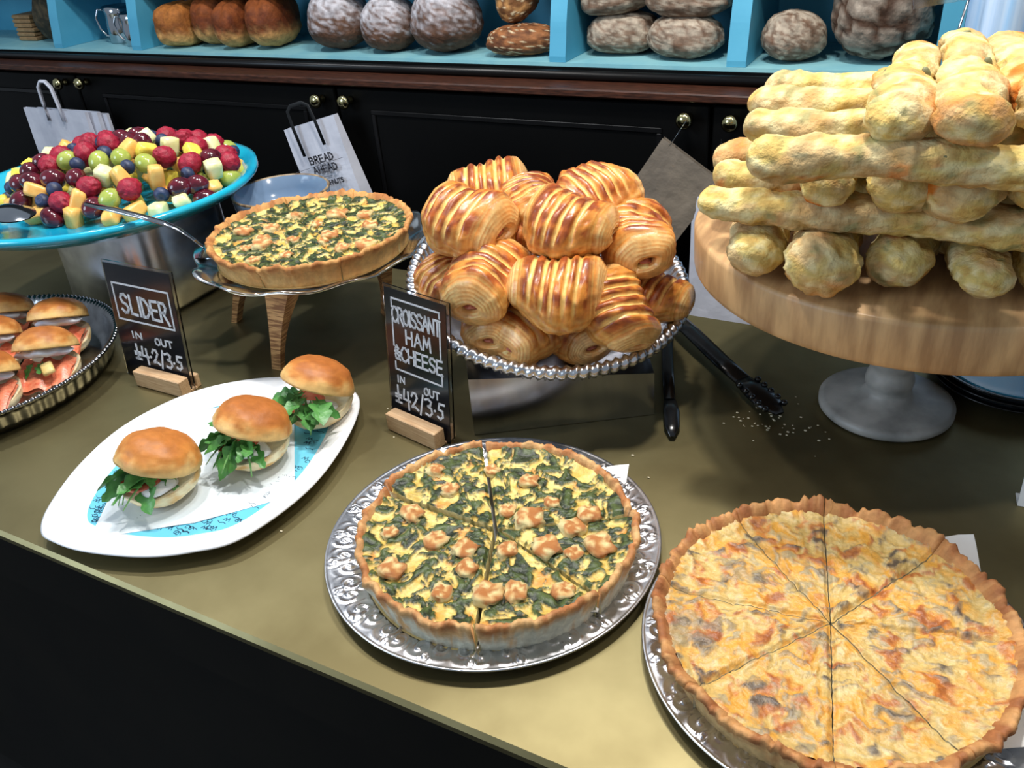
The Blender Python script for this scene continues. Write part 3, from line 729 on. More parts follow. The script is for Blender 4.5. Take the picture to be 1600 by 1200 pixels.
t = thing('oval_plate', 'white oval plate with pale blue printed centre holding three sliders', 'plate', (PC.x, PC.y, .0005))
prof = [(.0, .0052), (.3, .0052), (.6, .0052), (.755, .0054), (.79, .0075), (.84, .013), (.93, .0175), (.985, .0185), (1.0, .017), (.99, .0145), (.92, .012), (.82, .006), (.76, .0005), (.3, 0), (0, 0)]
rows = []
for k, (s, z) in enumerate(prof):
    row = []
    for i, p in enumerate(OUT):
        d = p-PC; zz = z
        end = sst(.75, .95, abs((d.normalized()).dot(Vector((.30, .954)).normalized())))
        if 5 <= k <= 6: zz += .0012*end*(1 if i % 4 < 2 else -1)
        row.append((d.x*s, d.y*s, zz))
    rows.append(row)
ob('plate_body', MB().grid(rows[::-1], True), 'white_plate', t)
pp = [(d.x*.785, d.y*.785) for d in [p-PC for p in OUT]]
prn = ob('blue_print', MB().prism(pp[::2], .0056, .0062), 'print_blue', t, smooth=False, label='pale blue printed oval with dark line drawings')
mb = MB(); rnd = random.Random(5); flat = Matrix(((1, 0, 0, 0), (0, 0, -1, 0), (0, 1, 0, 0), (0, 0, 0, 1)))
flat = Matrix(((1, 0, 0, 0), (0, 0, 1, 0), (0, -1, 0, .0063), (0, 0, 0, 1)))
for k in range(230):
    a = rnd.uniform(0, 2*PI); i = int(a/(2*PI)*240); d = OUT[i]-PC; s = rnd.uniform(.60, .75)
    x, y = d.x*s, d.y*s; ty = k % 3
    if ty == 0: stroke(mb, [(x-.004, y), (x-.002, y+.004), (x, y), (x+.002, y+.005), (x+.004, y)], .0006, flat, .0003)
    elif ty == 1: stroke(mb, [(x+.004*math.cos(q*.8)*(1-q*.1), y+.004*math.sin(q*.8)*(1-q*.1)) for q in range(8)], .0006, flat, .0003)
    else: stroke(mb, [(x-.006, y+.001), (x-.002, y-.001), (x+.002, y+.001), (x+.006, y)], .0006, flat, .0003)
ob('line_drawings', mb, 'ink_line', prn, smooth=False)
# wax paper
wx = [(-.768, .381), (-.862, .521), (-.856, .607), (-.752, .695), (-.700, .640), (-.608, .532), (-.606, .526), (-.678, .446)]
rows = []
WL = [Vector(p) for p in wx]; wc = Vector((-.735, .54))
for s in (0.001, .2, .4, .6, .8, 1.0):
    row = []
    for i in range(len(WL)):
        for u in range(5):
            p = WL[i].lerp(WL[(i+1) % len(WL)], u/5); q = wc+(p-wc)*s
            row.append((q.x, q.y, .0070+.0016*abs(nz(q.x*22, q.y*22, 3))+(.010*sst(.84, 1.0, (q-PC).length/max(.01, min((OUT[k]-PC).length for k in range(0, 240, 4) if abs((OUT[k]-PC).angle(q-PC, 0)) < .15)))) if s > .5 else .0070+.0016*abs(nz(q.x*22, q.y*22, 3))))
    rows.append(row)
o = ob('wax_paper', MB().grid(rows, True), 'wax', smooth=True); tag(o, 'translucent white wax paper under the three sliders', 'paper')

def bun_half(W, h, topside, seed, tint=0, lenx=1.0):
    n1, n2 = 22, 44; rows = []; cl = []
    for i in range(n1+1):
        v = i/n1
        if topside: th = v*PI*.5; r, z = math.sin(th)**.85, math.cos(th)
        else: th = v*PI*.5; r, z = math.sin(th)**.6, -math.cos(th)
        row = []; cr = []
        for j in range(n2):
            a = 2*PI*j/n2; x, y = r*math.cos(a), r*math.sin(a)
            d = 1+.055*fb(x*1.5+seed, y*1.5, z*1.5)+.012*fb(x*6+seed, y*6, z*6)
            row.append((x*W*d*lenx, y*W*d, (z*h)*d))
            f_ = fb(x*2.5+seed, y*2.5, z*2.5)
            if topside: c_ = mix(C(224, 184, 116), C(198, 128, 60), sst(.05, .55, z+.3*f_)); c_ = mix(c_, C(156, 86, 38), (.45+tint)*sst(.4, 1.0, z+.4*f_+tint*.35))
            else: c_ = mix(C(238, 224, 182), C(214, 170, 104), sst(-.2, .6, f_))
            cr.append(c_)
        rows.append(row); cl.append(cr)
    # crumb face closing the half
    last = rows[-1]; cen = [(p[0]*.02, p[1]*.02, p[2]+(.002 if topside else -.002)) for p in last]
    md = [(p[0]*.9, p[1]*.9, p[2]+(.003 if topside else -.002)) for p in last]
    rows += [md, cen]; cl += [[C(240, 228, 196)]*n2]*2
    if topside: rows = rows[::1]
    else: rows = [r[::-1] for r in rows]; cl = [c_[::-1] for c_ in cl]
    return MB().grid([r[::-1] for r in rows] if topside else rows, True, cols=[c_[::-1] for c_ in cl] if topside else cl)
def leaf_mesh(seed, Lg=.06, Wd=.016):
    """lobed rocket leaf with curled blade"""
    rnd = random.Random(seed); n = 22; rows = []; bend = rnd.uniform(.2, .9); tw = rnd.uniform(-.5, .5)
    for i in range(n+1):
        v = i/n; lob = .45+.55*abs(math.sin(v*PI*3.6+seed))
        wv = Wd*(.10+.9*math.sin(PI*min(1, max(0, (v-.22)/.78)))**.6*lob) if v > .22 else Wd*.09
        if v > .97: wv *= .3
        x = Lg*v; z = -bend*Lg*.5*v*v; row = []
        for u in (-1, -.5, 0, .5, 1):
            row.append((x-abs(u)*wv*.25, u*wv*math.cos(tw*v), z+abs(u)*wv*.35+u*wv*math.sin(tw*v)+.0015*nz(x*200, u*2, seed)))
        rows.append(row)
    return MB().grid(rows).mesh('rocket_leaf', 'rocket')
LEAF = [leaf_mesh(k, .052+.004*(k % 4), .013+.002*(k % 3)) for k in range(6)]
STEM = MB().tube([(0, 0, 0), (.015, .002, .002), (.03, .001, .0), (.045, -.002, -.006)], [.0016, .0016, .0014, .001], 7, .6).mesh('rocket_stem', 'stem')
def slider(label, x, y, z, face, W, tilt, seed, tint, leaves):
    """face = world heading the open mouth points to"""
    t = thing('slider_bun', label, 'slider', (x, y, z), (0, 0, face), 'rocket sliders on the white plate'); t.scale = (.88, .88, .88)
    bb = ob('bottom_bun', bun_half(W*.97, .029, False, seed), 'bun', t); bb.location = (0, 0, .0300)
    bb.rotation_euler = (0, .10, 0)
    tb = ob('top_bun', bun_half(W*1.04, .038, True, seed+5, tint), 'bun', t); tb.matrix_local = Matrix.Translation((-W*.9, 0, .0345)) @ Matrix.Rotation(-tilt, 4, 'Y') @ Matrix.Translation((W*.9, 0, 0))
    tm = MB().lathe([(0, .0025), (.8, .0025), (.97, .0018), (1, 0), (.97, -.0018), (.8, -.0025), (0, -.0025)], 36)
    tm.v = [(p[0]*.027, p[1]*.030, p[2]*1.3) for p in tm.v]
    o = ob('tomato_slice', tm, 'tomato', t); o.location = (W*.40, .002, .0385); o.rotation_euler = (0, .05, .2)
    mz = MB().lathe([(0, 1), (.5, .95), (.85, .6), (1, 0), (.85, -.6), (.5, -.95), (0, -1)], 30, lambda k, r, zz, a: (r*(1+.12*math.sin(3*a+seed)), zz))
    mz.v = [(p[0]*.020, p[1]*.025, p[2]*.0055) for p in mz.v]
    o = ob('mozzarella', mz, 'mozz', t); o.location = (W*.24, .024, .0350); o.rotation_euler = (-.12, .12, .9)
    rnd = random.Random(seed*7)
    for k in range(leaves):
        o = link('rocket_leaf', LEAF[k % 6], t)
        be = -.75+2.1*((k*.618+.13*seed) % 1.0); rr_ = W*.42+rnd.uniform(-.010, .006)
        o.location = (rr_*math.cos(be), rr_*math.sin(be), .0455+rnd.uniform(-.002, .009)); o.rotation_euler = (rnd.uniform(-.8, .8), rnd.uniform(-.15, .35), be+rnd.uniform(-.9, .9))
        s = rnd.uniform(.62, 1.05); o.scale = (s, s, s)
    for k in range(4):
        be = -.4+.4*k; o = link('rocket_stem', STEM, t); o.location = (W*.6*math.cos(be), W*.6*math.sin(be), .047); o.rotation_euler = (0, rnd.uniform(.2, .9), be+rnd.uniform(-.9, .9))
    return t
FC = math.atan2(-.80, .15)   # mouths face the shop floor
slider('rocket slider nearest the plate front with pale golden top bun', -.745, .470, .0095, FC-.60, .050, .40, 1.7, 0., 13)
slider('rocket slider in the middle of the plate with large leaves over the tomato', -.690, .563, .0095, FC-.60, .050, .42, 4.4, .25, 16)
slider('rocket slider furthest back on the plate with open browned top bun', -.672, .662, .0095, FC-.55, .050, .50, 8.3, .3, 15)

# ------------------------------------------------------------------ left silver tray with salmon rolls
t = thing('silver_tray', 'deep silver tray with beaded rim holding salmon rolls at far left', 'tray', (-1.235, .560, .0005))
def bead(k, r, z, a):
    if k in (4, 5, 6): return r*(1+.006*math.sin(a*150)), z+.0012*math.sin(a*150)
    if k in (9, 10): return r*(1+.008*math.sin(a*70)), z
    return r, z
ob('dish', MB().lathe([(0, .006), (.17, .006), (.186, .012), (.192, .034), (.199, .040), (.204, .042), (.207, .039), (.204, .036), (.197, .033), (.194, .025), (.192, .014), (.185, .002), (.17, 0), (0, 0)], 600, bead), 'silver_dark', t)
def salmon_roll(label, x, y, face, seed, lift=0):
    t = thing('salmon_roll', label, 'sandwich', (x, y, .0070+lift), (0, 0, face), 'salmon rolls on the silver tray')
    o = ob('bottom_bun', bun_half(.040, .024, False, seed, 0, 1.05), 'bun', t); o.location = (0, 0, .0245); o.rotation_euler = (0, .2, 0)
    o = ob('top_bun', bun_half(.042, .032, True, seed+2, .3, 1.05), 'bun', t); o.location = (-.010, 0, .050); o.rotation_euler = (0, -.45, 0)
    sm = MB(); rows = []
    for i in range(15):
        v = i/14; rows.append([(-.012+.058*v, -.036+.072*j/12, .033-.016*v*v+.004*math.sin(j*1.3+seed)+.004*nz(v*3, j*.5, seed)) for j in range(13)])
    sm.grid(rows); sm.grid([[(p[0]*.98, p[1]*.98, p[2]-.006) for p in r][::-1] for r in rows])
    ob('smoked_salmon', sm, 'salmon', t)
    cr = MB().lathe([(0, 1), (.5, .9), (.85, .6), (1, 0), (.85, -.6), (.5, -.9), (0, -1)], 26, lambda k, r, zz, a: (r*(1+.1*math.sin(4*a+seed)+.06*math.sin(9*a)), zz+.25*math.sin(7*a+seed)*r))
    cr.v = [(p[0]*.030, p[1]*.036, p[2]*.007) for p in cr.v]
    o = ob('cream_cheese', cr, 'cream', t); o.location = (-.003, 0, .0485); o.rotation_euler = (0, -.42, 0)
    rf = MB().box(-.011, .011, -.008, .008, -.004, .004, bev=.002); o = ob('horseradish_piece', rf, 'cheese', t); o.location = (.028, .012, .038); o.rotation_euler = (.2, .3, .5)
    for k in range(2):
        o = link('salad_leaf', LEAF[k], t); o.location = (.010, -.012+.012*k, .041); o.rotation_euler = (0, .1, -.4+.5*k); o.scale = (.45, .6, .6)
slr = [('salmon roll nearest the SLIDER sign, salmon draped over its front', -1.105, .595, 1.), ('salmon roll half hidden behind the front one by the SLIDER sign', -1.172, .668, 3.1),
       ('salmon roll at the back left of the tray', -1.275, .650, 5.2), ('salmon roll cut off by the photo edge in front', -1.125, .515, 6.6), ('salmon roll in the middle left at the photo edge', -1.225, .590, 8.9)]
for lb, x, y, sd in slr: salmon_roll(lb, x, y, -1.0, sd)

# ------------------------------------------------------------------ steel pan, fruit platter
t = thing('steel_pan', 'polished steel pan turned as a riser beneath the turquoise platter', 'pan', (-1.235, .905, .0005))
def rrect(a, b_, r, n=10):
    pts = []
    for (cx, cy, s0) in ((a-r, b_-r, 0), (-a+r, b_-r, PI/2), (-a+r, -b_+r, PI), (a-r, -b_+r, 1.5*PI)):
        pts += [(cx+r*math.cos(s0+PI/2*k/n), cy+r*math.sin(s0+PI/2*k/n)) for k in range(n+1)]
    return pts
rows = []
for s, z in ((.02, 0), (.93, 0), (.97, .003), (1., .010), (.985, .06), (.97, .146), (.955, .151), (.02, .151)):
    rows.append([(x*s, y*s, z) for x, y in rrect(.125, .105, .05)])
ob('body', MB().grid(rows, True), 'silver', t)
PX, PY, PZ, PR = -1.270, .887, .152, .252
t = thing('fruit_platter', 'turquoise glazed round platter piled with cut fruit', 'platter', (PX, PY, PZ))
ob('dish', MB().lathe([(0, .010), (.10, .010), (.17, .013), (.21, .022), (.236, .036), (.244, .040), (.252, .039), (.253, .032), (.246, .027), (.225, .014), (.18, .004), (.12, 0), (0, 0)], 96,
   lambda k, r, z, a: (r*(1+.006*math.sin(3*a)+.004*math.sin(7*a)), z+(.0012*math.sin(9*a+k) if k < 5 else 0))), 'turq', t)
# fruit meshes
def blob(rad, fn, n1=14, n2=20):
    rows = []
    for i in range(n1+1):
        th = PI*i/n1
        rows.append([fn(math.sin(th)*math.cos(2*PI*j/n2), math.sin(th)*math.sin(2*PI*j/n2), math.cos(th)) for j in range(n2)])
    mb = MB().grid([r[::-1] for r in rows], True); mb.v = [(p[0]*rad, p[1]*rad, p[2]*rad) for p in mb.v]; return mb
dr = [Vector((math.cos(k*2.4)*math.sqrt(1-q*q), math.sin(k*2.4)*math.sqrt(1-q*q), q)) for k, q in [(k, 1-2*(k+.5)/46) for k in range(46)]]
def rasp(x, y, z):
    d = max(v.dot(Vector((x, y, z))) for v in dr); s = .86+.16*sst(.93, 1, d)
    tp = 1-.22*max(0, z)
    return (x*s*tp, y*s*tp, z*s*1.12)
MF = {'raspberry': [blob(.0180, rasp, 22, 30).mesh('raspberry', 'raspberry')],
 'blueberry': [blob(.0118, lambda x, y, z: (x, y, z*.88-(.25*sst(.88, 1, z)))).mesh('blueberry', 'blueberry')],
 'red_grape': [blob(.0160, lambda x, y, z: (x, y, z*1.22)).mesh('red_grape', 'redgrape')],
 'green_grape': [blob(.0155, lambda x, y, z: (x, y, z*1.2)).mesh('green_grape', 'greengrape')]}
def chunk(seed, mat, nm, sx, sy, sz):
    r = random.Random(seed); ks = [(r.uniform(.8, 1.15)) for _ in range(6)]
    def fn(x, y, z):
        l = (abs(x)**7+abs(y)**7+abs(z)**7)**(-1/7); x, y, z = x*l, y*l, z*l
        return (x*sx*(1+.15*z*(ks[0]-1)*5), y*sy*(1+.2*x*(ks[1]-1)*4), z*sz*(1+.2*x*(ks[2]-1)*4))
    return blob(.0140, fn, 12, 16).mesh(nm, mat)
MF['melon_chunk'] = [chunk(k, 'melon', 'melon_chunk', 1.1, .9, .8) for k in range(3)]
MF['mango_chunk'] = [chunk(k+5, 'mango', 'mango_chunk', 1.35, .8, .75) for k in range(3)]
MF['pineapple_chunk'] = [chunk(k+9, 'pine', 'pineapple_chunk', 1.1, .9, .7) for k in range(2)]
LF = {'raspberry': 'red raspberry', 'blueberry': 'dusky blueberry', 'red_grape': 'dark red grape', 'green_grape': 'pale green grape', 'melon_chunk': 'pale melon chunk', 'mango_chunk': 'orange mango chunk', 'pineapple_chunk': 'yellow pineapple chunk'}
rnd = random.Random(11)
HX, HY = -1.245, .925
def mound(x, y):
    dx, dy = (x-HX), (y-HY); ca, sa = math.cos(.45), math.sin(.45)
    u, v = (dx*ca+dy*sa)/.215, (-dx*sa+dy*ca)/.150; d = u*u+v*v
    return d
pts = []
for layer, (hs, sep) in enumerate(((.040, .034), (.074, .0245))):
    tries = 0
    while tries < 5000:
        tries += 1
        x, y = HX+rnd.uniform(-.24, .24), HY+rnd.uniform(-.2, .2); d = mound(x, y)
        if d > 1.0 or math.hypot(x-PX, y-PY) > .222: continue
        z = PZ+.022+(hs*(1-d)**.7 if layer else hs*.6*(1-d)**.8)
        if layer and d > .93: z = PZ+.024
        if all((x-p[0])**2+(y-p[1])**2+(z-p[2])**2 > sep**2 for p in pts): pts.append((x, y, z, layer))
kinds = ['raspberry']*8+['blueberry']*8+['red_grape']*6+['green_grape']*5+['melon_chunk']*4+['mango_chunk']*3+['pineapple_chunk']*2
for i, (x, y, z, layer) in enumerate(pts):
    back = (y-HY)+.3*(x-HX)
    kd = rnd.choice(kinds+(['raspberry']*9 if back > .02 else ['mango_chunk']*4+['melon_chunk']*2))
    if layer == 0: kd = rnd.choice(['mango_chunk', 'melon_chunk', 'pineapple_chunk', 'green_grape'])
    o = link(kd, rnd.choice(MF[kd]), None, (x, y, z)); o.rotation_euler = (rnd.uniform(0, 6.28), rnd.uniform(0, 6.28), rnd.uniform(0, 6.28))
    zone = 'on the far crest' if back > .045 else 'at the right end' if x-HX > .09 else 'at the left end' if x-HX < -.10 else 'in the middle' if back > -.035 else 'along the front'
    tag(o, LF[kd]+' '+zone+' of the heap on the turquoise platter', kd.replace('_chunk', '').replace('_', ' '), kd.replace('_', ' ').replace('berry', 'berrie')+'s '+zone+' of the fruit heap')
# serving spoon at the left of the platter
t = thing('serving_spoon', 'steel serving spoon lying in the bare front of the fruit platter', 'spoon', (0, 0, 0))
rows = []
for i in range(15):
    v = i/14; wv = .030*math.sqrt(max(0, 1-(2*v-1)**2))+.001
    rows.append([(-1.31+.095*v, .722-.01*v+u*wv, .2035+.010*(1-abs(2*v-1)**2)*(1-u*u)-.004*v) for u in (-1, -.7, -.35, 0, .35, .7, 1)])
mb = MB().grid(rows); mb.grid([[(p[0], p[1], p[2]-.0015) for p in r][::-1] for r in rows])
ob('bowl', mb, 'steel', t)
ob('handle', MB().tube([(-1.305, .722, .2045), (-1.36, .715, .216), (-1.43, .705, .226), (-1.50, .70, .232)], [.005, .0055, .007, .008], 10, .4), 'steel', t)

# ------------------------------------------------------------------ stacked grey bowls
for k in range(4):
    t = thing('grey_bowl', ['lowest grey blue bowl of the stack behind quiche', 'second lowest grey blue bowl of the stack behind quiche', 'grey blue bowl just beneath the top bowl of the stack', 'top grey blue bowl with brown speckled rim behind the raised quiche'][k], 'bowl', (-1.005, 1.017, .0005+k*.0325), (0, 0, k), 'stacked grey bowls')
    ob('bowl_body', MB().lathe([(0, .010), (.04, .011), (.06, .020), (.072, .040), (.0765, .060), (.0785, .0615), (.0805, .060), (.078, .038), (.067, .014), (.045, .0035), (.038, 0), (0, 0)], 64), 'grey_glaze', t)
    ob('rim', MB().lathe([(.0766, .0602), (.0785, .0622), (.0808, .0602), (.0806, .0585)], 64), 'bowl_rim', t)

# ------------------------------------------------------------------ croissant platter
NRM = Vector((.202, -.143, 1)).normalized(); PCn = Vector((-.448, .880, .140))
mb = MB()
# wedge riser: sloped top parallel to the platter
fl_, fr_ = Vector((-.477, .713)), Vector((-.290, .834)); dn = Vector((-.543, .840))
fp = [fl_, fr_, fr_+dn*.20, fl_+dn*.20]
def ztop(p): return .140-.0415-.202*(p.x+.448)+.143*(p.y-.880)
b0 = len(mb.v)
for p in fp: mb.v.append((p.x, p.y, .0005))
for p in fp: mb.v.append((p.x, p.y, ztop(p)))
mb.c += [(1, 1, 1, 1)]*8
mb.f += [(3, 2, 1, 0), (4, 5, 6, 7), (0, 1, 5, 4), (1, 2, 6, 5), (2, 3, 7, 6), (3, 0, 4, 7)]
o = ob('steel_riser', mb, 'brushed', smooth=False); tag(o, 'mirror steel wedge riser under the croissant platter', 'riser')
t = thing('croissant_platter', 'round silver platter with twisted rope rim heaped with croissants', 'platter')
t.matrix_world = frame(PCn, Vector((1, 0, -.202)), NRM)
def rope(k, r, z, a):
    if 5 <= k <= 13:
        ang = 2*PI*(k-5)/8; g = .0016*math.sin(a*88+ang*1.0)
        return r+g*math.cos(ang+PI), z+g*math.sin(ang)
    return r, z
rr = [(.172+.0075*math.cos(PI+q*PI/4.0), -.001+.0075*math.sin(PI+q*PI/4.0)*-1) for q in range(9)]
ob('dish', MB().lathe([(0, -.036), (.10, -.036), (.125, -.033), (.145, -.022), (.160, -.008)]+rr+[(.162, -.010), (.146, -.026), (.128, -.037), (.10, -.0405), (0, -.0405)], 704, rope), 'silver', t)
for k in range(120):
    a = 2*PI*k/120; b_ = 2*PI*(k+.5)/120; c_ = 2*PI*(k+1)/120
    if k == 0: zz = MB()
    zz.tube([(.1635*math.cos(q), .1635*math.sin(q), z) for q, z in ((a, -.010), (b_, -.022), (c_, -.010))], .0013, 5, caps=False)
ob('pierced_gallery', zz, 'silver_dark', t)
# croissants
def croissant_mesh(seed):
    rnd = random.Random(seed); nu, nv = 72, 60; L, a_, b_ = .084, .047, .040; K = rnd.choice((4, 5, 5))
    gs = [-.78+1.56*(k+.5*(K > 0))/K+rnd.uniform(-.05, .05) for k in range(K)]; sl = rnd.uniform(-.3, .3); tw = rnd.uniform(-.25, .25)
    rows = []; cl = []
    PALE, GOLD, BRN, DK = C(234, 188, 108), C(210, 136, 58), C(174, 88, 34), C(124, 54, 20)
    def ring(s, q, inset, capf):
        row = []; cr = []
        for j in range(nv):
            ph = 2*PI*j/nv; cp_, sp_ = math.cos(ph), math.sin(ph); top = sst(-.1, .5, cp_)
            e = 1-.10*abs(s)**2-.12*abs(s)**6
            ss = s+sl*sp_*.3; gd = min(abs(ss-g) for g in gs); gw = .075+.02*nz(ss*4, sp_*2, seed)
            gr = math.exp(-(gd/gw)**2)*top
            rd = e*(1-.085*gr+.02*(1-gr)*top)*(1+.17*nz(s*1.3+seed, cp_*1.1, sp_*1.1)+.05*nz(s*5+seed, cp_*4, sp_*4))*(1+.08*s*math.sin(seed*2))
            if capf <= 0: rd += .010*math.sin(9*cp_+s*4+3*nz(s*2, sp_, seed))*(1-top)
            if capf > 0: rd *= 1+.02*math.sin(capf*60+ph)
            qy, qz = q**.85, q**1.25
            x = s*L/2+inset*(1+.5*sp_*nz(seed, s, 2))
            y = a_*rd*sp_*qy; z = b_*rd*cp_*qz*(1 if cp_ > 0 else .8)
            y, z = y*math.cos(tw*s)-z*math.sin(tw*s), y*math.sin(tw*s)+z*math.cos(tw*s)
            y += .012*s*s-.004
            row.append((x, y, z))
            f_ = fb(x*45+seed, y*45, z*45); f2 = fb(x*170+seed, y*60, z*170, 3)
            if capf <= 0:
                c_ = mix(GOLD, BRN, sst(-.35, .2, f_+.3*f2+.1*cp_)); c_ = mix(c_, DK, .8*sst(.05, .5, f_*.9+.35*cp_-.08+.4*f2))
                c_ = mix(c_, PALE, sst(.35, .8, gr+.12*f_))
                ln = .5+.5*math.sin(22*cp_+s*7+4*nz(s*2, sp_, seed))
                c_ = mix(c_, mix(GOLD, PALE, ln), (1-top)*.75)
                c_ = mix(c_, mix(GOLD, PALE, .5+.5*math.sin(s*80)), .7*sst(.80, 1, abs(s)))
            else:
                ln = .5+.5*math.sin(capf*60+ph+1.5*f_); c_ = mix(C(240, 206, 138), mix(GOLD, BRN, .25), ln*.8)
                c_ = mix(c_, GOLD, .5*sst(-.1, .4, f_))
                if q < .2: c_ = C(150, 84, 50)
            cr.append(c_)
        rows.append(row); cl.append(cr)
    caps = [(.10, -.012, 1.0), (.17, -.004, .93), (.21, .003, .88)]+[(.24+.74*k/14, .003+.011*math.cos(PI/2*k/14)**.8*min(1, .5+k/6), .82-.78*k/14) for k in range(15)]
    for q, ins, cf in caps: ring(-1, q, -ins, cf)
    for i in range(nu+1): ring(-1+2*i/nu, 1, 0, 0)
    for q, ins, cf in caps[::-1]: ring(1, q, ins, cf)
    mb = MB().grid(rows, True, True, True, cols=cl)
    return mb.mesh('pastry', 'pastry')
CM = [croissant_mesh(k*3.3+1) for k in range(6)]
HAM = blob(1.0, lambda x, y, z: (x*.010, y*(.013+.003*math.sin(9*z)), z*.009+.002*math.sin(y*7)), 12, 18).mesh('ham', 'ham')
CHS = blob(1.0, lambda x, y, z: (x*.010, y*.011+.002*math.sin(z*8), z*.010), 12, 18).mesh('melted_cheese', 'cheese')
Rv, Tv, Uv = Vector((.885, .465, 0)), Vector((.5, -.86, 0)), Vector((0, 0, 1))
CR = [  # x, y, z, axis (right, toward, up), roll, scale, label
 (-0.522, 0.815, 0.232, (.75, .65, -.15), .2, 1.10, 'big croissant at upper left of the heap, coiled end facing right'),
 (-0.540, 0.905, 0.238, (1, -.1, .05), .1, 1.02, 'pale golden croissant at the very back left top of the heap'),
 (-0.470, 0.893, 0.232, (.15, .95, -.1), .0, .92, 'narrow browned croissant at the back middle of the heap'),
 (-0.401, 0.920, 0.234, (-.85, .55, -.12), .0, 1.08, 'croissant at the back right top, open end facing left'),
 (-0.398, 0.838, 0.232, (.80, .45, -.15), .3, 1.05, 'croissant in the centre of the heap with fine curved layers'),
 (-0.338, 0.893, 0.198, (-.05, 1, -.1), .15, 1.10, 'croissant at the right with ham-filled hole facing the viewer'),
 (-0.478, 0.775, 0.178, (-.50, .85, -.2), .2, 1.10, 'croissant at the middle left, rolled end facing front'),
 (-0.388, 0.778, 0.178, (1, .12, -.08), .30, 1.08, 'croissant at the front centre with five pale slashes'),
 (-0.550, 0.808, 0.152, (.45, .9, -.1), .0, .92, 'low croissant at the far left edge of the platter'),
 (-0.332, 0.815, 0.148, (.25, .70, -.60), -.1, 1.02, 'croissant at the front right, slashed top sloping down to the rim'),
 (-0.312, 0.890, 0.130, (.8, .5, -.15), .0, .90, 'croissant with dark pointed tip at the right edge of the platter'),
 (-0.425, 0.785, 0.120, (-.75, .65, -.05), -.1, 1.05, 'croissant at the front bottom with cheese oozing from its end'),
 (-0.470, 0.772, 0.124, (-.3, .9, 0), .0, .85, 'small browned croissant at the lower left front rim'),
 (-0.378, 0.815, 0.106, (.15, 1, .0), .0, .82, 'croissant wedged at the bottom front with hollow arched end'),
 (-0.496, 0.865, 0.205, (.9, .3, 0), .3, .98, 'croissant tucked in the middle behind the upper left one')]
for i, (x, y, z, ax, roll, s, lb) in enumerate(CR):
    t = thing('croissant', lb, 'croissant', group='ham and cheese croissants on the silver platter')
    ad = Rv*ax[0]+Tv*ax[1]+Uv*ax[2]
    zz = Uv-Uv.project(ad.normalized()); fm = frame((x, y, z), ad, zz.normalized())
    t.matrix_world = fm @ Matrix.Rotation(roll, 4, 'X') @ Matrix.Scale(s*.93, 4)
    link('pastry', CM[i % 6], t)
    for e in (-1, 1):
        o = link('ham', HAM, t, (e*.042, .006, .0)); o.rotation_euler = (.3*math.sin(i), 0, 0); o.scale = (.8, .75, .38)
        if (i+e) % 3 == 0 or i == 11: c2 = link('melted_cheese', CHS, t, (e*.046, .004, -.006)); c2.scale = (.7, .9, .5)

# ------------------------------------------------------------------ black tongs
t = thing('serving_tongs', 'black nylon tongs lying between platter and wooden cake stand', 'tongs')
arm = [(-.345, 1.060, .022), (-.30, 1.015, .021), (-.239, .954, .019), (-.205, .925, .016)]
ob('arm', MB().tube(arm, [.012, .013, .013, .012], 12, .4), 'black_plastic', t)
ob('grip_head', MB().tube([(-.207, .927, .016), (-.188, .912, .014), (-.165, .893, .011), (-.148, .879, .008)], [.012, .017, .018, .006], 12, .35), 'black_plastic', t)
for k in range(5):
    p = Vector((-.196, .918, .019)).lerp(Vector((-.156, .886, .013)), k/4)
    for s in (-1, 1): ob('scalloped_tooth', MB().lathe([(0, .004), (.003, .003), (.0045, 0), (.003, -.003), (0, -.004)], 10, None, tuple(p+Vector((.62, .78, 0))*s*.014)), 'black_plastic', t)
arm2 = [(-.345, 1.060, .014), (-.325, .985, .016), (-.300, .915, .014), (-.277, .855, .012)]
ob('arm', MB().tube(arm2, [.007, .008, .008, .007], 12, .5), 'black_plastic', t)
ob('grip_head', MB().tube([(-.279, .860, .012), (-.268, .835, .010), (-.258, .808, .008), (-.252, .790, .006)], [.007, .010, .009, .003], 12, .4), 'black_plastic', t)

# ------------------------------------------------------------------ wooden cake stand and bread sticks
SX, SY = -.034, .968
t = thing('wooden_cake_stand', 'thick round wooden cake stand on grey marble foot', 'cake stand', (SX, SY, .0005))
ob('foot', MB().lathe([(0, 0), (.074, 0), (.0765, .003), (.0765, .010), (.070, .0125), (.045, .016), (.030, .020), (.026, .026)], 64, None, (-.005, -.018, 0)), 'marble', t)
cp = [(.026, .026)]
for k in range(5):
    z = .030+k*.029; cp += [(.0245, z), (.0265, z+.004), (.0275, z+.010), (.0265, z+.016), (.0245, z+.022), (.0235, z+.0255)]
cp += [(.026, .174), (.030, .180)]
ob('column', MB().lathe(cp, 48, None, (-.005, -.018, 0)), 'marble', t)
sharp(ob('wooden_disc', MB().lathe([(0, .1805), (.239, .1805), (.2415, .183), (.2425, .188), (.2435, .2255), (.2415, .2295), (.2395, .2305), (0, .2305)], 160), 'oak', t), 40)
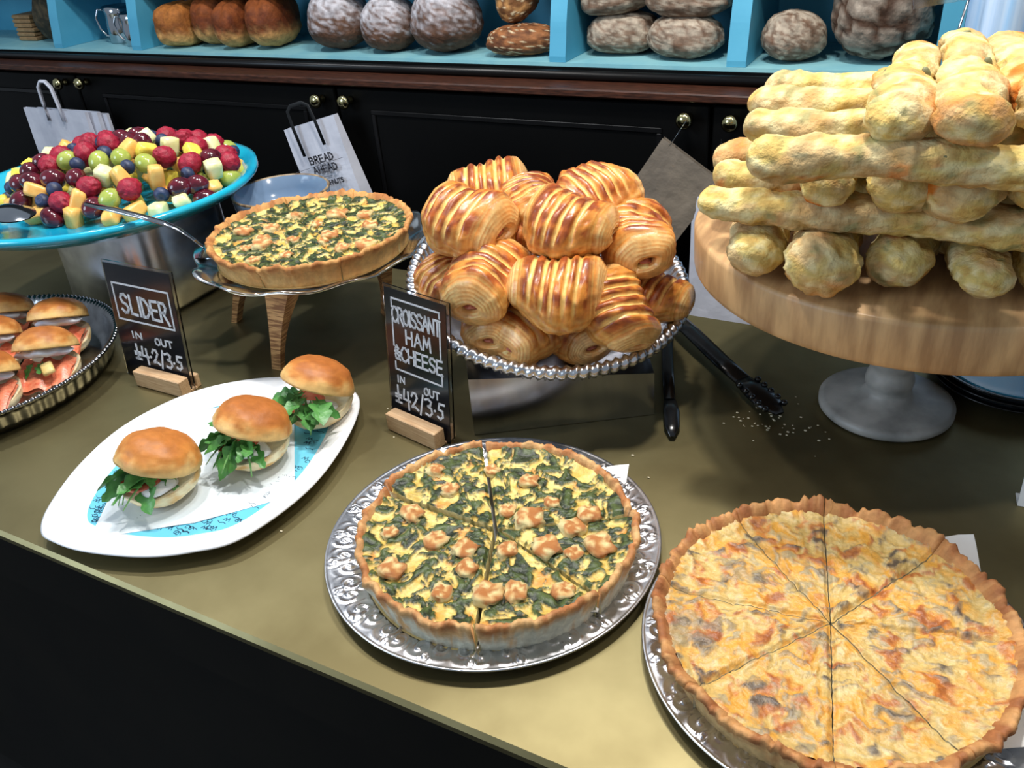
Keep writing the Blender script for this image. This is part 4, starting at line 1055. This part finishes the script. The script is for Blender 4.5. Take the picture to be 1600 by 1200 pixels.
def bread(label, p0, p1, r0, r1, seed, sag=0., flat=.8, knob0=1.0, mid=None, cheese=.5):
    """lumpy floured stick; r0/r1 half-widths at the ends, knob0 swells the first end"""
    t = thing('bread_stick', label, 'bread', group='yellow bread sticks on the wooden stand')
    p0, p1 = Vector(p0), Vector(p1); pm = Vector(mid) if mid else (p0+p1)/2+Vector((0, 0, -sag))
    ax = (p1-p0); t.location = p0; n, nv = 70, 40; rows = []; cl = []; Lg = ax.length
    side = ax.cross(Vector((0, 0, 1))).normalized(); upz = side.cross(ax).normalized()
    if upz.z < 0: upz = -upz
    YL, BG, OR = C(212, 188, 114), C(200, 168, 118), C(204, 118, 42)
    for i in range(n+1):
        v = .6*(.5-.5*math.cos(PI*i/n))+.4*i/n
        e = 1.0
        d0, d1 = v*Lg, (1-v)*Lg
        rr0 = r0+(r1-r0)*v; rr0 *= 1+(knob0-1)*math.exp(-(d0/.05)**2)
        e = math.sqrt(max(0, 1-max(0, 1-d0/(rr0*.95))**2))*math.sqrt(max(0, 1-max(0, 1-d1/(rr0*.95))**2))
        c_ = (p0*(1-v)**2+pm*2*v*(1-v)+p1*v*v)-p0
        c_ = c_+side*.009*nz(v*3.5, seed, 1)+upz*.004*nz(v*4, seed, 8)
        row = []; cr = []
        for j in range(nv):
            a = 2*PI*j/nv; x, y = math.cos(a), math.sin(a)
            q = c_+side*x*rr0*e+upz*y*rr0*e
            d = 1+.20*fb(q.x*20+seed, q.y*20, q.z*20, 3)+.13*fb(q.x*62, q.y*62+seed, q.z*62, 4)+.045*fb(q.x*190, q.y*190, q.z*190+seed, 3)
            pit = sst(.42, .62, nz(q.x*38+seed, q.y*38+4, q.z*38)); d -= .16*pit
            row.append(c_+side*x*rr0*e*d+upz*y*rr0*flat*e*d)
            f1 = fb(q.x*24+seed, q.y*24, q.z*24, 4); f2 = fb(q.x*20, q.y*20+seed, q.z*20+7, 3); f3 = fb(q.x*70+seed, q.y*70, q.z*70, 3)
            col = mix(YL, BG, sst(-.2, .3, f1)); col = mix(col, C(228, 214, 164), .75*sst(-.1, .45, f3+.3*fb(q.x*40, q.y*40+seed, q.z*40, 3))); col = mix(col, C(176, 138, 70), .6*pit); col = mix(col, C(186, 140, 74), .5*sst(.15, .5, -f3-.2*f1)); col = mix(col, OR, cheese*1.6*sst(.30, .55, f2+.2*f3)); col = mix(col, C(176, 96, 34), cheese*sst(.62, .8, f2+.2*f3))
            col = mix(col, C(136, 138, 92), .7*sst(.46, .6, nz(q.x*70+seed*2, q.y*70, q.z*70)))
            cr.append(col)
        rows.append(row); cl.append(cr)
    ob('crust', MB().grid(rows, True, True, True, cols=cl), 'bread', t)
    rnd = random.Random(int(seed*10))
    for k in range(2):
        v = rnd.uniform(.3, .9); a = rnd.uniform(.2, 2.9); c_ = (p0*(1-v)**2+pm*2*v*(1-v)+p1*v*v)-p0; rr0 = (r0+(r1-r0)*v)*(1+(knob0-1)*math.exp(-(v*Lg/.05)**2))
        o = link('olive_piece', OLV, t, c_+side*math.cos(a)*rr0*.94+upz*math.sin(a)*rr0*flat*.94); o.rotation_euler = (rnd.random()*6, rnd.random()*6, 0)
    return t
OLV = blob(1.0, lambda x, y, z: (x*.0055, y*.0036, z*.0026), 8, 10).mesh('olive_piece', 'olive')
# bottom layer, ends towards the viewer
bread('bread stick in the bottom row, leftmost end with brown cheesy tip', (-.158, .742, .262), (-.215, 1.00, .262), .028, .024, 1.1, cheese=.9)
bread('bread stick in the bottom row, broad rounded end overhanging the stand rim', (-.105, .722, .264), (-.115, 1.05, .262), .031, .026, 2.3, knob0=1.2, cheese=.25)
bread('bread stick in the bottom row, gnarled end with green olive lump', (-.040, .758, .260), (-.030, 1.06, .260), .027, .024, 3.9, knob0=1.1)
bread('bread stick in the bottom row, pointing out to the right', (.036, .752, .260), (-.015, .93, .262), .024, .030, 4.6, knob0=.9, cheese=.2)
bread('bread stick in the bottom row at the right photo edge', (.085, .790, .260), (.04, 1.05, .260), .027, .028, 5.4)
# second layer, across
bread('long bread stick lying across the second row, pointed left tip', (-.228, .776, .303), (.10, .795, .300), .0195, .023, 6.2, knob0=.95, cheese=.2)
bread('bread stick in the second row, just behind the long pointed one', (-.236, .850, .305), (.12, .88, .303), .020, .023, 7.1)
bread('bread stick in the second row, furthest back at left', (-.252, .905, .305), (.10, .97, .303), .022, .023, 8.5, cheese=.3)
# third layer, towards the viewer
bread('pale pinched bread stick end under the upper row, left of the rounded end', (-.098, .735, .333), (-.135, .98, .338), .022, .026, 9.4, knob0=1.05, cheese=.7)
bread('bread stick with plump rounded end in the middle row', (-.052, .745, .337), (-.050, 1.00, .340), .0285, .024, 10.2, knob0=1.1, cheese=.2)
bread('bread stick with bubbly browned cheese end in the middle row', (.000, .745, .335), (-.002, 1.00, .340), .030, .025, 11.7, knob0=1.1, cheese=1.)
bread('bread stick end in the middle row at the right photo edge', (.055, .765, .337), (.05, 1.0, .340), .026, .025, 12.9)
# fourth layer, across
bread('long knobbly bread stick across the upper row with yellow pit', (-.170, .715, .371), (.10, .735, .373), .0205, .021, 13.6, knob0=1.25, cheese=.5)
bread('bread stick in the upper row, second from the front', (-.192, .785, .374), (.10, .81, .374), .0205, .021, 14.8, knob0=.95, cheese=.9)
bread('bread stick in the upper row, third from the front', (-.202, .835, .380), (.10, .86, .378), .020, .021, 15.3, knob0=.9, cheese=.3)
bread('bread stick in the upper row, furthest back with orange cheese', (-.200, .892, .382), (.10, .92, .380), .021, .021, 16.1, knob0=.95, cheese=.9)
# top layer
bread('thick bread stick on the very top pointing at the viewer', (-.003, .690, .408), (-.036, .965, .416), .0275, .0185, 17.2, flat=.75, knob0=1.0, cheese=.3)
bread('bread stick on top, left of the thick one', (-.060, .705, .405), (-.066, .93, .410), .0265, .019, 18.4, flat=.75, cheese=.35)
bread('bread stick on top, right of the thick one at the photo edge', (.050, .740, .408), (.006, .96, .412), .028, .024, 19.9, flat=.75, cheese=.6)
# price pin with clear card in the top stick
t = thing('price_pin', 'wire pin with clear plastic card stuck in the top bread stick', 'sign holder', (-.036, .945, .415))
ob('wire', MB().tube([(0, 0, -.01), (.000, .02, .012), (.002, .045, .030), (.003, .048, .036)], .0012, 8), 'steel', t)
ob('ring_clip', MB().tube([(.003+.014*math.cos(k*PI/8), .048, .050+.014*math.sin(k*PI/8)) for k in range(17)], .0011, 8, 1, (0, 1, 0)), 'steel', t)
ob('clear_card', MB().box(-.040, .060, .0455, .0465, .032, .10, Matrix.Rotation(-.18, 4, 'Y')), 'acrylic', t, smooth=False)

# ------------------------------------------------------------------ plates behind the stand, card, crumbs
for k in range(3):
    t = thing('dinner_plate', ['lowest black plate of the stack behind the wooden stand', 'black plate in the middle of the stack behind the wooden stand', 'teal glazed plate on top of the stack behind the wooden stand'][k], 'plate', (.094, 1.066, .0005+k*.008), (0, 0, 0), 'stacked plates')
    ob('dish', MB().lathe([(0, .004), (.06, .004), (.078, .007), (.094, .0125), (.0955, .0125), (.0955, .011), (.08, .004), (.06, 0), (0, 0)], 64), 'black_plate', t)
    if k == 2: ob('glaze', MB().lathe([(0, .0046), (.06, .0046), (.078, .0076), (.088, .0112), (.088, .0108)], 64), 'teal_plate', t)
t = thing('white_card', 'edge of a white card standing at the right photo edge', 'card', (.150, .815, .0005), (0, 0, .1))
ob('card', MB().box(-.045, .045, 0, .0015, 0, .04, Matrix.Rotation(-.15, 4, 'X')), 'paper', t, smooth=False)
ob('foot_fold', MB().box(-.045, .045, .002, .02, 0, .0012), 'paper', t, smooth=False)
mb = MB(); rnd = random.Random(3)
for k in range(70):
    x, y = rnd.gauss(-.150, .03), rnd.gauss(.868, .02); s = rnd.uniform(.0006, .0017)
    if k > 50: x, y = rnd.uniform(-.9, -.2), rnd.uniform(.4, .75)
    mb.box(x-s, x+s, y-s*.7, y+s*.7, 0.0003, s, bev=s*.3)
o = ob('crumbs', mb, 'crumb', smooth=False); tag(o, 'pale crumbs scattered on the brass counter', 'crumbs', kind='stuff')
